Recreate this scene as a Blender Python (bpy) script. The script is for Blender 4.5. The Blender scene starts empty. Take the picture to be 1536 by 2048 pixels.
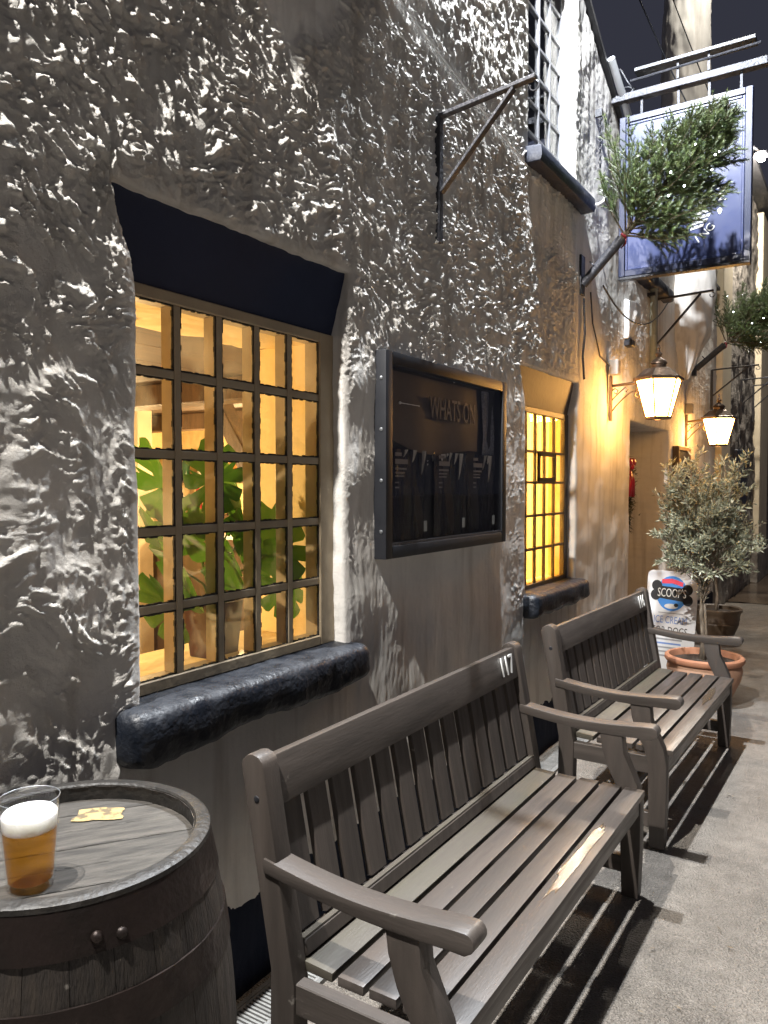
import bpy, bmesh, math, random
import numpy as np
from mathutils import Vector, Matrix, Euler
R = math.radians
random.seed(7)
S = bpy.context.scene
COL = S.collection
# ------------------------------------------------------------------ camera
F, PW = 1540.0, 1536.0
yaw, pitch = math.atan(977 / F), math.atan(54 / F)
cam = bpy.data.cameras.new('camera'); co = bpy.data.objects.new('camera', cam); COL.objects.link(co)
co.location = (1.65, 0, 1.6); co.rotation_euler = (R(90) - pitch, 0, yaw)
cam.sensor_fit = 'HORIZONTAL'; cam.sensor_width = 36.0; cam.lens = 36.0 * F / PW
cam.clip_start = 0.05; cam.clip_end = 500
S.camera = co
# ------------------------------------------------------------------ night sky, added fill sun, exposure
wd = bpy.data.worlds.new('World'); S.world = wd; wd.use_nodes = True
wn, wl = wd.node_tree.nodes, wd.node_tree.links
bg = wn['Background']
sky = wn.new('ShaderNodeTexSky'); sky.sky_type = 'NISHITA'; sky.sun_disc = False
sky.sun_elevation = R(-4.5); sky.sun_rotation = R(200)
mixs = wn.new('ShaderNodeMix'); mixs.data_type = 'RGBA'; mixs.inputs[0].default_value = 0.9
wl.new(sky.outputs[0], mixs.inputs[6]); mixs.inputs[7].default_value = (0.33, 0.345, 0.49, 1)
wl.new(mixs.outputs[2], bg.inputs[0]); bg.inputs[1].default_value = 0.112
sun = bpy.data.lights.new('fill_sun', 'SUN'); sun.energy = 0.05; sun.angle = R(40); sun.color = (1.0, 0.93, 0.85)  # weak wide sun added only to lift the shadows
so = bpy.data.objects.new('fill_sun', sun); COL.objects.link(so); so.rotation_euler = (R(38), R(25), 0)
vs = S.view_settings
vs.view_transform = 'Standard'; vs.look = 'None'; vs.exposure = 0.0; vs.gamma = 1.0; vs.use_curve_mapping = False
FLOOD_A, FLOOD_B = 2200.0, 2250.0
# ------------------------------------------------------------------ tagging helpers
def tag(o, label=None, cat=None, group=None, kind=None):
    if label: o['label'] = label
    if cat: o['category'] = cat
    if group: o['group'] = group
    if kind: o['kind'] = kind
    return o
def empty(name, loc=(0, 0, 0), rz=0, label=None, cat=None, group=None, parent=None):
    o = bpy.data.objects.new(name, None); COL.objects.link(o)
    o.location = loc; o.rotation_euler = (0, 0, rz); o.empty_display_size = 0.05
    if parent: o.parent = parent
    return tag(o, label, cat, group)
def link(name, me, mat=None, parent=None, loc=(0, 0, 0), rot=(0, 0, 0), scale=(1, 1, 1)):
    if mat is not None and len(me.materials) == 0: me.materials.append(mat)
    o = bpy.data.objects.new(name, me); COL.objects.link(o)
    o.location = loc; o.rotation_euler = rot; o.scale = scale
    if parent: o.parent = parent
    return o
class MB:
    def __init__(s): s.v = []; s.f = []
    def add(s, vs_, fs):
        n = len(s.v); s.v += [tuple(v) for v in vs_]; s.f += [tuple(i + n for i in f) for f in fs]; return s
    def box(s, a, b, M=None):
        x0, y0, z0 = a; x1, y1, z1 = b
        vv = [(x0,y0,z0),(x1,y0,z0),(x1,y1,z0),(x0,y1,z0),(x0,y0,z1),(x1,y0,z1),(x1,y1,z1),(x0,y1,z1)]
        if M is not None: vv = [M @ Vector(v) for v in vv]
        return s.add(vv, [(0,3,2,1),(4,5,6,7),(0,1,5,4),(1,2,6,5),(2,3,7,6),(3,0,4,7)])
    def tube(s, pts, r, n=8, cap=True):
        pts = [Vector(p) for p in pts]
        rs = r if isinstance(r, (list, tuple)) else [r] * len(pts)
        base = len(s.v); prev = None
        for i, p in enumerate(pts):
            t = (pts[min(i + 1, len(pts) - 1)] - pts[max(i - 1, 0)]).normalized()
            if prev is None:
                a = Vector((0, 0, 1)) if abs(t.z) < 0.9 else Vector((1, 0, 0))
                u = t.cross(a).normalized()
            else:
                u = (prev - t * prev.dot(t)).normalized()
            prev = u; w = t.cross(u)
            for k in range(n):
                an = 2 * math.pi * k / n
                s.v.append(tuple(p + (u * math.cos(an) + w * math.sin(an)) * rs[i]))
        for i in range(len(pts) - 1):
            for k in range(n):
                a = base + i * n + k; b = base + i * n + (k + 1) % n
                s.f.append((a, b, b + n, a + n))
        if cap:
            s.f.append(tuple(base + k for k in range(n))[::-1])
            s.f.append(tuple(base + (len(pts) - 1) * n + k for k in range(n)))
        return s
    def lathe(s, prof, n=24, c=(0, 0, 0), cap=False, rot0=0.0):
        base = len(s.v)
        for (r, z) in prof:
            for k in range(n):
                a = rot0 + 2 * math.pi * k / n
                s.v.append((c[0] + r * math.cos(a), c[1] + r * math.sin(a), c[2] + z))
        for i in range(len(prof) - 1):
            for k in range(n):
                a = base + i * n + k; b = base + i * n + (k + 1) % n
                s.f.append((a, b, b + n, a + n))
        if cap:
            s.f.append(tuple(base + k for k in range(n))[::-1])
            s.f.append(tuple(base + (len(prof) - 1) * n + k for k in range(n)))
        return s
    def prism(s, poly, ax, a, b):
        # poly: 2-D points in the two other axes, extruded along axis ax from a to b
        n = len(poly); vv = []
        for h in (a, b):
            for (p, q) in poly:
                vv.append({'x': (h, p, q), 'y': (p, h, q), 'z': (p, q, h)}[ax])
        fs = [tuple(range(n))[::-1], tuple(range(n, 2 * n))]
        for i in range(n): fs.append((i, (i + 1) % n, (i + 1) % n + n, i + n))
        return s.add(vv, fs)
    def sphere(s, c, r, n=8, m=6, sc=(1, 1, 1)):
        vv = [(c[0], c[1], c[2] - r * sc[2])]
        for i in range(1, m):
            t = math.pi * i / m
            for k in range(n):
                a = 2 * math.pi * k / n
                vv.append((c[0] + r * sc[0] * math.sin(t) * math.cos(a), c[1] + r * sc[1] * math.sin(t) * math.sin(a), c[2] - r * sc[2] * math.cos(t)))
        vv.append((c[0], c[1], c[2] + r * sc[2])); fs = []
        for k in range(n): fs.append((0, 1 + (k + 1) % n, 1 + k))
        for i in range(m - 2):
            for k in range(n):
                a = 1 + i * n + k; b = 1 + i * n + (k + 1) % n
                fs.append((a, b, b + n, a + n))
        L = len(vv) - 1
        for k in range(n): fs.append((L, 1 + (m - 2) * n + k, 1 + (m - 2) * n + (k + 1) % n))
        return s.add(vv, fs)
    def mesh(s, name, smooth=False, bevel=0.0, seg=1, fix=True):
        me = bpy.data.meshes.new(name); me.from_pydata(s.v, [], s.f)
        if bevel or fix:
            bm = bmesh.new(); bm.from_mesh(me)
            if fix: bmesh.ops.recalc_face_normals(bm, faces=bm.faces)
            if bevel:
                es = [e for e in bm.edges if len(e.link_faces) == 2 and e.calc_face_angle(0) > 0.5]
                bmesh.ops.bevel(bm, geom=es, offset=bevel, segments=seg, affect='EDGES', profile=0.6, clamp_overlap=True)
            bm.to_mesh(me); bm.free()
        if smooth:
            me.polygons.foreach_set('use_smooth', [True] * len(me.polygons))
            if smooth != 'all': me.set_sharp_from_angle(angle=R(40))
        me.update(); return me
    def build(s, name, mat, parent=None, smooth=False, bevel=0.0, seg=1, fix=True, **k):
        return link(name, s.mesh(name, smooth, bevel, seg, fix), mat, parent, **k)
def grid_mesh(name, V, ny, nz, keep=None, extra_v=None, extra_f=None, smooth=True):
    """V: (ny*nz,3) float array, quads between; keep: bool (ny-1,nz-1)."""
    idx = np.arange(ny * nz).reshape(ny, nz)
    q = np.stack([idx[:-1, :-1], idx[1:, :-1], idx[1:, 1:], idx[:-1, 1:]], -1)
    q = q[keep] if keep is not None else q.reshape(-1, 4)
    if extra_v is not None:
        V = np.vstack([V, extra_v]); q = np.vstack([q, extra_f])
    me = bpy.data.meshes.new(name)
    me.vertices.add(len(V)); me.vertices.foreach_set('co', np.ascontiguousarray(V, np.float32).ravel())
    me.loops.add(q.size); me.loops.foreach_set('vertex_index', np.ascontiguousarray(q, np.int32).ravel())
    me.polygons.add(len(q)); me.polygons.foreach_set('loop_start', np.arange(0, q.size, 4, dtype=np.int32))
    me.polygons.foreach_set('use_smooth', np.full(len(q), smooth))
    me.update(calc_edges=True); me.validate()
    return me
# ------------------------------------------------------------------ numpy noise
_rng = np.random.RandomState(11)
_perm = _rng.permutation(256); _perm = np.concatenate([_perm, _perm])
_gr = np.stack([np.cos(np.linspace(0, 2 * np.pi, 256, endpoint=False)), np.sin(np.linspace(0, 2 * np.pi, 256, endpoint=False))], -1)[_rng.permutation(256)]
def pn(x, y, seed=0):
    x = np.asarray(x) + seed * 17.31; y = np.asarray(y) + seed * 9.17
    xi = np.floor(x).astype(int); yi = np.floor(y).astype(int); xf = x - xi; yf = y - yi
    u = xf * xf * xf * (xf * (xf * 6 - 15) + 10); v = yf * yf * yf * (yf * (yf * 6 - 15) + 10)
    def g(ix, iy, dx, dy):
        k = _gr[_perm[(_perm[ix & 255] + iy) & 255]]
        return k[..., 0] * dx + k[..., 1] * dy
    a = g(xi, yi, xf, yf); b = g(xi + 1, yi, xf - 1, yf); c = g(xi, yi + 1, xf, yf - 1); d = g(xi + 1, yi + 1, xf - 1, yf - 1)
    return ((a + (b - a) * u) + ((c + (d - c) * u) - (a + (b - a) * u)) * v) * 1.5
def fbm(x, y, o=4, seed=0):
    s = 0; a = 1.0; t = 0
    for i in range(o):
        s = s + a * pn(x * 2 ** i, y * 2 ** i, seed + i * 3); t += a; a *= 0.5
    return s / t
def sst(a, b, x):
    t = np.clip((x - a) / (b - a), 0, 1); return t * t * (3 - 2 * t)
# ------------------------------------------------------------------ material helpers
def newmat(name):
    m = bpy.data.materials.new(name); m.use_nodes = True
    return m, m.node_tree.nodes, m.node_tree.links, m.node_tree.nodes['Principled BSDF']
def pm(name, c1, c2=None, scale=8.0, rough=0.6, bump=0.0, bscale=60.0, metal=0.0, stretch=(1, 1, 1), rvar=0.0, spec=0.5, detail=5.0, coat=0.0, dist=0.01, thr=(0.35, 0.65), world=False, tone=0.0):
    m, n, l, b = newmat(name)
    b.inputs['Roughness'].default_value = rough; b.inputs['Metallic'].default_value = metal
    b.inputs['Specular IOR Level'].default_value = spec; b.inputs['Coat Weight'].default_value = coat
    b.inputs['Base Color'].default_value = (*c1, 1)
    if c2 is None and not bump and not rvar: return m
    if world:
        tc = n.new('ShaderNodeNewGeometry'); src = tc.outputs['Position']
    else:
        tc = n.new('ShaderNodeTexCoord'); src = tc.outputs['Object']
    mp = n.new('ShaderNodeMapping'); mp.inputs['Scale'].default_value = stretch
    l.new(src, mp.inputs['Vector'])
    oi = n.new('ShaderNodeObjectInfo')
    ad = n.new('ShaderNodeVectorMath'); ad.operation = 'ADD'
    mu = n.new('ShaderNodeMath'); mu.operation = 'MULTIPLY'; mu.inputs[1].default_value = 37.0
    l.new(oi.outputs['Random'], mu.inputs[0]); l.new(mp.outputs[0], ad.inputs[0]); l.new(mu.outputs[0], ad.inputs[1])
    tx = n.new('ShaderNodeTexNoise'); tx.inputs['Scale'].default_value = scale; tx.inputs['Detail'].default_value = detail; tx.inputs['Roughness'].default_value = 0.6
    l.new(ad.outputs[0], tx.inputs['Vector'])
    mr = n.new('ShaderNodeMapRange'); mr.inputs[1].default_value = thr[0]; mr.inputs[2].default_value = thr[1]
    l.new(tx.outputs['Fac'], mr.inputs[0])
    if c2 is not None:
        mx = n.new('ShaderNodeMix'); mx.data_type = 'RGBA'
        mx.inputs[6].default_value = (*c1, 1); mx.inputs[7].default_value = (*c2, 1)
        l.new(mr.outputs[0], mx.inputs[0]); l.new(mx.outputs[2], b.inputs['Base Color'])
    if tone and c2 is not None:
        hv = n.new('ShaderNodeHueSaturation'); mv = n.new('ShaderNodeMapRange'); mv.inputs[3].default_value = 1 - tone; mv.inputs[4].default_value = 1 + tone
        l.new(oi.outputs['Random'], mv.inputs[0]); l.new(mv.outputs[0], hv.inputs['Value']); l.new(mx.outputs[2], hv.inputs['Color'])
        tf = n.new('ShaderNodeTexNoise'); tf.inputs['Scale'].default_value = 26; tf.inputs['Detail'].default_value = 3; gq = n.new('ShaderNodeNewGeometry'); l.new(gq.outputs['Position'], tf.inputs['Vector'])
        mf = n.new('ShaderNodeMapRange'); mf.inputs[1].default_value = .72; mf.inputs[2].default_value = .78; mf.inputs[4].default_value = .6; l.new(tf.outputs['Fac'], mf.inputs[0])
        xf = n.new('ShaderNodeMix'); xf.data_type = 'RGBA'; xf.inputs[7].default_value = (.25, .23, .20, 1); l.new(mf.outputs[0], xf.inputs[0]); l.new(hv.outputs[0], xf.inputs[6]); l.new(xf.outputs[2], b.inputs['Base Color'])
    if rvar:
        r2 = n.new('ShaderNodeMapRange'); r2.inputs[3].default_value = rough - rvar; r2.inputs[4].default_value = rough + rvar
        l.new(mr.outputs[0], r2.inputs[0]); l.new(r2.outputs[0], b.inputs['Roughness'])
    if bump:
        t2 = n.new('ShaderNodeTexNoise'); t2.inputs['Scale'].default_value = bscale; t2.inputs['Detail'].default_value = 4
        l.new(ad.outputs[0], t2.inputs['Vector'])
        bp = n.new('ShaderNodeBump'); bp.inputs['Strength'].default_value = bump; bp.inputs['Distance'].default_value = dist
        l.new(t2.outputs['Fac'], bp.inputs['Height']); l.new(bp.outputs[0], b.inputs['Normal'])
    return m
def emis(name, col, s):
    m, n, l, b = newmat(name); n.remove(b)
    e = n.new('ShaderNodeEmission'); e.inputs[0].default_value = (*col, 1); e.inputs[1].default_value = s
    l.new(e.outputs[0], n['Material Output'].inputs[0]); return m
def pane_mat(name, haze=0.0, refl=0.10, tint=(1, 1, 1), bump=0.15, bs=6.0):
    m, n, l, b = newmat(name); n.remove(b)
    tr = n.new('ShaderNodeBsdfTransparent'); tr.inputs[0].default_value = (*tint, 1)
    gl = n.new('ShaderNodeBsdfGlossy'); gl.inputs['Roughness'].default_value = 0.02
    lw = n.new('ShaderNodeLayerWeight'); pw = n.new('ShaderNodeMath'); pw.operation = 'POWER'; pw.inputs[1].default_value = 4.0; l.new(lw.outputs['Facing'], pw.inputs[0])
    fr = n.new('ShaderNodeMath'); fr.operation = 'MULTIPLY_ADD'; fr.inputs[1].default_value = .55; fr.inputs[2].default_value = .025; l.new(pw.outputs[0], fr.inputs[0])
    mx = n.new('ShaderNodeMixShader')
    tc = n.new('ShaderNodeTexCoord'); tx = n.new('ShaderNodeTexNoise'); tx.inputs['Scale'].default_value = bs; tx.inputs['Detail'].default_value = 1
    bp = n.new('ShaderNodeBump'); bp.inputs['Strength'].default_value = bump; bp.inputs['Distance'].default_value = 0.01
    l.new(tc.outputs['Object'], tx.inputs['Vector']); l.new(tx.outputs['Fac'], bp.inputs['Height']); l.new(bp.outputs[0], gl.inputs['Normal'])
    l.new(fr.outputs[0], mx.inputs[0]); l.new(tr.outputs[0], mx.inputs[1]); l.new(gl.outputs[0], mx.inputs[2])
    hz = n.new('ShaderNodeBsdfTranslucent'); hz.inputs[0].default_value = (.8, .8, .78, 1); t5 = n.new('ShaderNodeTexNoise'); t5.inputs['Scale'].default_value = 5.0; t5.inputs['Detail'].default_value = 5
    gp = n.new('ShaderNodeNewGeometry'); l.new(gp.outputs['Position'], t5.inputs['Vector'])
    mh = n.new('ShaderNodeMapRange'); mh.inputs[1].default_value = .45; mh.inputs[2].default_value = .8; mh.inputs[4].default_value = haze; l.new(t5.outputs['Fac'], mh.inputs[0])
    m3 = n.new('ShaderNodeMixShader'); l.new(mh.outputs[0], m3.inputs[0]); l.new(mx.outputs[0], m3.inputs[1]); l.new(hz.outputs[0], m3.inputs[2])
    l.new(m3.outputs[0], n['Material Output'].inputs[0]); return m
def plaster_mat():
    m, n, l, b = newmat('limewashed_render')
    g = n.new('ShaderNodeNewGeometry'); sp = n.new('ShaderNodeSeparateXYZ'); l.new(g.outputs['Position'], sp.inputs[0])
    t1 = n.new('ShaderNodeTexNoise'); t1.inputs['Scale'].default_value = 2.2; t1.inputs['Detail'].default_value = 8; t1.inputs['Roughness'].default_value = .65
    l.new(g.outputs['Position'], t1.inputs['Vector'])
    mr = n.new('ShaderNodeMapRange'); mr.inputs[1].default_value = .35; mr.inputs[2].default_value = .7; l.new(t1.outputs['Fac'], mr.inputs[0])
    mx = n.new('ShaderNodeMix'); mx.data_type = 'RGBA'; mx.inputs[6].default_value = (.80, .765, .71, 1); mx.inputs[7].default_value = (.62, .60, .56, 1)
    l.new(mr.outputs[0], mx.inputs[0])
    # vertical dirt runs
    mp = n.new('ShaderNodeMapping'); mp.inputs['Scale'].default_value = (14, 14, 1.1); l.new(g.outputs['Position'], mp.inputs['Vector'])
    t2 = n.new('ShaderNodeTexNoise'); t2.inputs['Scale'].default_value = 1.0; t2.inputs['Detail'].default_value = 6; l.new(mp.outputs[0], t2.inputs['Vector'])
    m2 = n.new('ShaderNodeMapRange'); m2.inputs[1].default_value = .5; m2.inputs[2].default_value = .78; m2.inputs[4].default_value = .55; l.new(t2.outputs['Fac'], m2.inputs[0])
    mx2 = n.new('ShaderNodeMix'); mx2.data_type = 'RGBA'; mx2.inputs[7].default_value = (.30, .255, .205, 1)
    l.new(m2.outputs[0], mx2.inputs[0]); l.new(mx.outputs[2], mx2.inputs[6])
    # navy painted plinth with a ragged edge
    t3 = n.new('ShaderNodeTexNoise'); t3.inputs['Scale'].default_value = 7; t3.inputs['Detail'].default_value = 6; l.new(g.outputs['Position'], t3.inputs['Vector'])
    ma = n.new('ShaderNodeMath'); ma.operation = 'MULTIPLY_ADD'; ma.inputs[1].default_value = .14; l.new(t3.outputs['Fac'], ma.inputs[0]); l.new(sp.outputs['Z'], ma.inputs[2])
    st = n.new('ShaderNodeMath'); st.operation = 'LESS_THAN'; st.inputs[1].default_value = .36; l.new(ma.outputs[0], st.inputs[0])
    mx3 = n.new('ShaderNodeMix'); mx3.data_type = 'RGBA'; mx3.inputs[7].default_value = (.012, .016, .03, 1)
    l.new(st.outputs[0], mx3.inputs[0]); l.new(mx2.outputs[2], mx3.inputs[6]); l.new(mx3.outputs[2], b.inputs['Base Color'])
    b.inputs['Roughness'].default_value = .9; b.inputs['Specular IOR Level'].default_value = .15
    t4 = n.new('ShaderNodeTexNoise'); t4.inputs['Scale'].default_value = 115; t4.inputs['Detail'].default_value = 6; t4.inputs['Roughness'].default_value = .78; l.new(g.outputs['Position'], t4.inputs['Vector'])
    at = n.new('ShaderNodeAttribute'); at.attribute_name = 'coarse'
    mm = n.new('ShaderNodeMath'); mm.operation = 'MULTIPLY_ADD'; mm.inputs[1].default_value = .9; mm.inputs[2].default_value = .12; l.new(at.outputs['Fac'], mm.inputs[0])
    mh = n.new('ShaderNodeMath'); mh.operation = 'MULTIPLY'; l.new(mm.outputs[0], mh.inputs[0]); l.new(t4.outputs['Fac'], mh.inputs[1])
    bp = n.new('ShaderNodeBump'); bp.inputs['Strength'].default_value = .85; bp.inputs['Distance'].default_value = .011
    l.new(mh.outputs[0], bp.inputs['Height']); l.new(bp.outputs[0], b.inputs['Normal'])
    return m
def asphalt_mat():
    m, n, l, b = newmat('worn_tarmac')
    g = n.new('ShaderNodeNewGeometry')
    t1 = n.new('ShaderNodeTexNoise'); t1.inputs['Scale'].default_value = 1.3; t1.inputs['Detail'].default_value = 7; t1.inputs['Roughness'].default_value = .62
    l.new(g.outputs['Position'], t1.inputs['Vector'])
    mr = n.new('ShaderNodeMapRange'); mr.inputs[1].default_value = .36; mr.inputs[2].default_value = .66; l.new(t1.outputs['Fac'], mr.inputs[0])
    t2 = n.new('ShaderNodeTexNoise'); t2.inputs['Scale'].default_value = 150; t2.inputs['Detail'].default_value = 3; l.new(g.outputs['Position'], t2.inputs['Vector'])
    m2 = n.new('ShaderNodeMapRange'); m2.inputs[1].default_value = .3; m2.inputs[2].default_value = .72; l.new(t2.outputs['Fac'], m2.inputs[0])
    mx = n.new('ShaderNodeMix'); mx.data_type = 'RGBA'; mx.inputs[6].default_value = (.245, .22, .192, 1); mx.inputs[7].default_value = (.125, .112, .098, 1); l.new(mr.outputs[0], mx.inputs[0])
    mx2 = n.new('ShaderNodeMix'); mx2.data_type = 'RGBA'; mx2.inputs[7].default_value = (.37, .325, .275, 1); l.new(mx.outputs[2], mx2.inputs[6])
    mu = n.new('ShaderNodeMath'); mu.operation = 'MULTIPLY'; mu.inputs[1].default_value = .6; l.new(m2.outputs[0], mu.inputs[0]); l.new(mu.outputs[0], mx2.inputs[0])
    t6 = n.new('ShaderNodeTexNoise'); t6.inputs['Scale'].default_value = 11; t6.inputs['Detail'].default_value = 6; t6.inputs['Roughness'].default_value = .7; l.new(g.outputs['Position'], t6.inputs['Vector'])
    m6 = n.new('ShaderNodeMapRange'); m6.inputs[1].default_value = .3; m6.inputs[2].default_value = .7; m6.inputs[3].default_value = .76; m6.inputs[4].default_value = 1.2; l.new(t6.outputs['Fac'], m6.inputs[0])
    h6 = n.new('ShaderNodeHueSaturation'); l.new(m6.outputs[0], h6.inputs['Value']); l.new(mx2.outputs[2], h6.inputs['Color']); l.new(h6.outputs[0], b.inputs['Base Color'])
    r2 = n.new('ShaderNodeMapRange'); r2.inputs[3].default_value = .62; r2.inputs[4].default_value = .34; l.new(mr.outputs[0], r2.inputs[0]); l.new(r2.outputs[0], b.inputs['Roughness'])
    vo = n.new('ShaderNodeTexVoronoi'); vo.inputs['Scale'].default_value = 130; l.new(g.outputs['Position'], vo.inputs['Vector'])
    ad = n.new('ShaderNodeMath'); ad.operation = 'MULTIPLY_ADD'; ad.inputs[1].default_value = -.8; l.new(vo.outputs['Distance'], ad.inputs[0]); l.new(t2.outputs['Fac'], ad.inputs[2])
    bp = n.new('ShaderNodeBump'); bp.inputs['Strength'].default_value = 1.0; bp.inputs['Distance'].default_value = .012
    l.new(ad.outputs[0], bp.inputs['Height']); l.new(bp.outputs[0], b.inputs['Normal'])
    return m
M = {}
M['wall'] = plaster_mat()
M['tarmac'] = asphalt_mat()
M['wet'] = pm('wet_brown_road', (.075, .055, .04), (.12, .09, .065), 1.6, .16, .12, 40, rvar=.08, world=True)
M['navy'] = pm('navy_gloss_paint', (.010, .014, .030), (.016, .021, .040), 9, .5, .25, 40, rvar=.12)
M['navy_matt'] = pm('navy_flat_paint', (.010, .017, .046), (.013, .021, .054), 5, .7, .1, 30)
M['sill'] = pm('painted_stone_sill', (.006, .0085, .014), (.012, .015, .022), 14, .5, .6, 55, rvar=.14, dist=.008)
M['lintel2'] = pm('brown_painted_lintel', (.12, .092, .072), (.09, .07, .055), 6, .6, .2, 40)
M['cream'] = pm('cream_gloss_paint', (.40, .32, .21), (.33, .26, .17), 7, .45, .15, 40)
M['putty'] = pm('black_putty', (.02, .017, .014), (.035, .03, .025), 60, .8, .5, 120)
M['plaster'] = pm('cream_interior_plaster', (.83, .66, .34), (.75, .57, .27), 5, .8, .8, 9, dist=.02)
M['pane'] = pane_mat('old_window_glass', .17)
M['pane_dark'] = pane_mat('upstairs_window_glass', bump=.05)
M['case_glass'] = pane_mat('notice_case_acrylic', bump=.05, bs=3)
M['wood'] = pm('brown_stained_bench_wood', (.086, .072, .063), (.052, .043, .037), 3.0, .42, .16, 22, stretch=(9, 1, 9), rvar=.1, dist=.004, detail=8, tone=.16)
M['woodx'] = pm('brown_stained_bench_wood_cross', (.086, .072, .063), (.052, .043, .037), 3.0, .42, .16, 22, stretch=(1, 9, 9), rvar=.1, dist=.004, detail=8, tone=.16)
M['woodz'] = pm('brown_stained_bench_wood_upright', (.070, .057, .049), (.048, .039, .033), 3.0, .5, .16, 22, stretch=(9, 9, 1), rvar=.1, dist=.004, detail=8, tone=.16)
M['mosswood'] = pm('algae_stained_bench_wood', (.076, .068, .050), (.062, .053, .043), 3.0, .55, .2, 22, stretch=(9, 1, 9), rvar=.1, dist=.004, detail=8, tone=.16)
M['white'] = pm('white_paint', (.8, .8, .78), (.7, .7, .67), 30, .45)
M['black_iron'] = pm('black_painted_iron', (.022, .024, .03), (.04, .04, .045), 30, .42, .25, 90, metal=.3)
M['grey_iron'] = pm('weathered_grey_iron', (.055, .056, .066), (.032, .033, .04), 25, .5, .4, 70, metal=.35)
M['steel'] = pm('galvanised_steel', (.42, .44, .46), (.30, .32, .34), 18, .4, .2, 60, metal=.8)
M['copper'] = pm('aged_copper', (.16, .105, .07), (.09, .065, .05), 14, .38, .25, 50, metal=.7, rvar=.08)
M['hoop'] = pm('rusted_hoop_iron', (.040, .028, .025), (.020, .015, .013), 9, .4, .3, 60, metal=.6, rvar=.1)
M['oak'] = pm('weathered_barrel_oak', (.082, .073, .062), (.026, .023, .020), 4, .62, .5, 30, stretch=(2, 12, 12), rvar=.1, dist=.005, detail=8, tone=.16)
M['stave'] = pm('barrel_stave_oak', (.042, .033, .026), (.019, .015, .0125), 5, .55, .6, 26, stretch=(10, 10, 1), rvar=.1, dist=.006, detail=8, tone=.16)
M['rim'] = pm('charred_barrel_rim', (.012, .011, .010), (.03, .026, .022), 16, .5, .4, 60)
M['glass_lantern'] = emis('lit_frosted_lantern_glass', (1.0, .49, .125), 66.0)
M['bulb_warm'] = emis('warm_bulb', (1.0, .72, .38), 30)
M['fairy'] = emis('fairy_light_bulb', (.85, .97, 1.0), 14)
M['flood_lens'] = emis('floodlight_lens', (1, .96, .9), 20)
M['street_lens'] = emis('street_lamp_lens', (1.0, .88, .68), 160)
M['terra'] = pm('terracotta', (.42, .19, .10), (.34, .15, .085), 6, .7, .2, 60)
M['terra_pale'] = pm('salted_terracotta', (.44, .27, .18), (.36, .19, .115), 5, .75, .3, 50)
M['stonepot'] = pm('brown_glazed_stoneware', (.12, .085, .055), (.07, .05, .033), 5, .5, .2, 40, rvar=.1)
M['soil'] = pm('dark_soil', (.03, .022, .016), (.055, .04, .03), 40, .95, 1.0, 60, dist=.02)
M['bark'] = pm('olive_bark', (.30, .25, .19), (.17, .14, .11), 22, .85, .8, 60, stretch=(3, 3, 1))
M['olive'] = pm('olive_leaf', (.15, .165, .10), (.34, .35, .26), 60, .42, spec=.55)
M['fir'] = pm('fir_needle', (.040, .072, .024), (.120, .150, .050), 14, .45)
M['twig'] = pm('fir_twig', (.07, .05, .03), (.10, .075, .045), 30, .8)
M['monstera'] = pm('monstera_leaf', (.030, .095, .014), (.055, .15, .022), 6, .35)
_m, _n, _l, _b = M['monstera'], M['monstera'].node_tree.nodes, M['monstera'].node_tree.links, M['monstera'].node_tree.nodes['Principled BSDF']
_t = _n.new('ShaderNodeBsdfTranslucent'); _t.inputs[0].default_value = (.12, .30, .03, 1); _x = _n.new('ShaderNodeMixShader'); _x.inputs[0].default_value = .4
_l.new(_b.outputs[0], _x.inputs[1]); _l.new(_t.outputs[0], _x.inputs[2]); _l.new(_x.outputs[0], _n['Material Output'].inputs[0])
M['stem'] = pm('monstera_stem', (.10, .17, .04), None, rough=.5)
M['maroon'] = pm('maroon_glazed_pot', (.040, .005, .007), (.03, .004, .006), 6, .3)
M['curtain'] = None
M['timber'] = pm('dark_oak_beam', (.12, .07, .035), (.07, .04, .02), 5, .6, .5, 20, stretch=(6, 6, 1))
M['ceil'] = pm('brown_ceiling_boards', (.10, .058, .03), (.06, .036, .02), 4, .7, .3, 20, stretch=(8, 1, 8))
M['floor_in'] = pm('pub_carpet', (.10, .04, .03), (.06, .03, .025), 20, .95)
M['bluesign'] = pm('slate_blue_sign_paint', (.038, .050, .130), (.031, .041, .108), 3, .38, .06, 12, rvar=.08)
M['bluetrim'] = pm('pale_blue_sign_trim', (.018, .023, .055), (.014, .018, .045), 8, .4)
M['brownglass'] = pm('dark_bottle', (.02, .015, .01), None, rough=.15)
M['door'] = pm('black_door_paint', (.016, .014, .014), None, rough=.4)
M['stone'] = pm('rubble_stone', (.30, .27, .235), (.13, .115, .10), 7, .85, .8, 26, dist=.02, detail=8)
M['pilaster'] = pm('cream_painted_pilaster', (.66, .58, .43), (.58, .50, .36), 4, .7, .2, 30)
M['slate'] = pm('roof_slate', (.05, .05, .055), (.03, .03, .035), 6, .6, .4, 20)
M['plastic_w'] = pm('white_plastic', (.75, .76, .78), (.68, .69, .7), 8, .35)
M['drain'] = pm('grey_drain_plastic', (.26, .26, .25), (.16, .16, .155), 20, .55, .3, 60)
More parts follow.
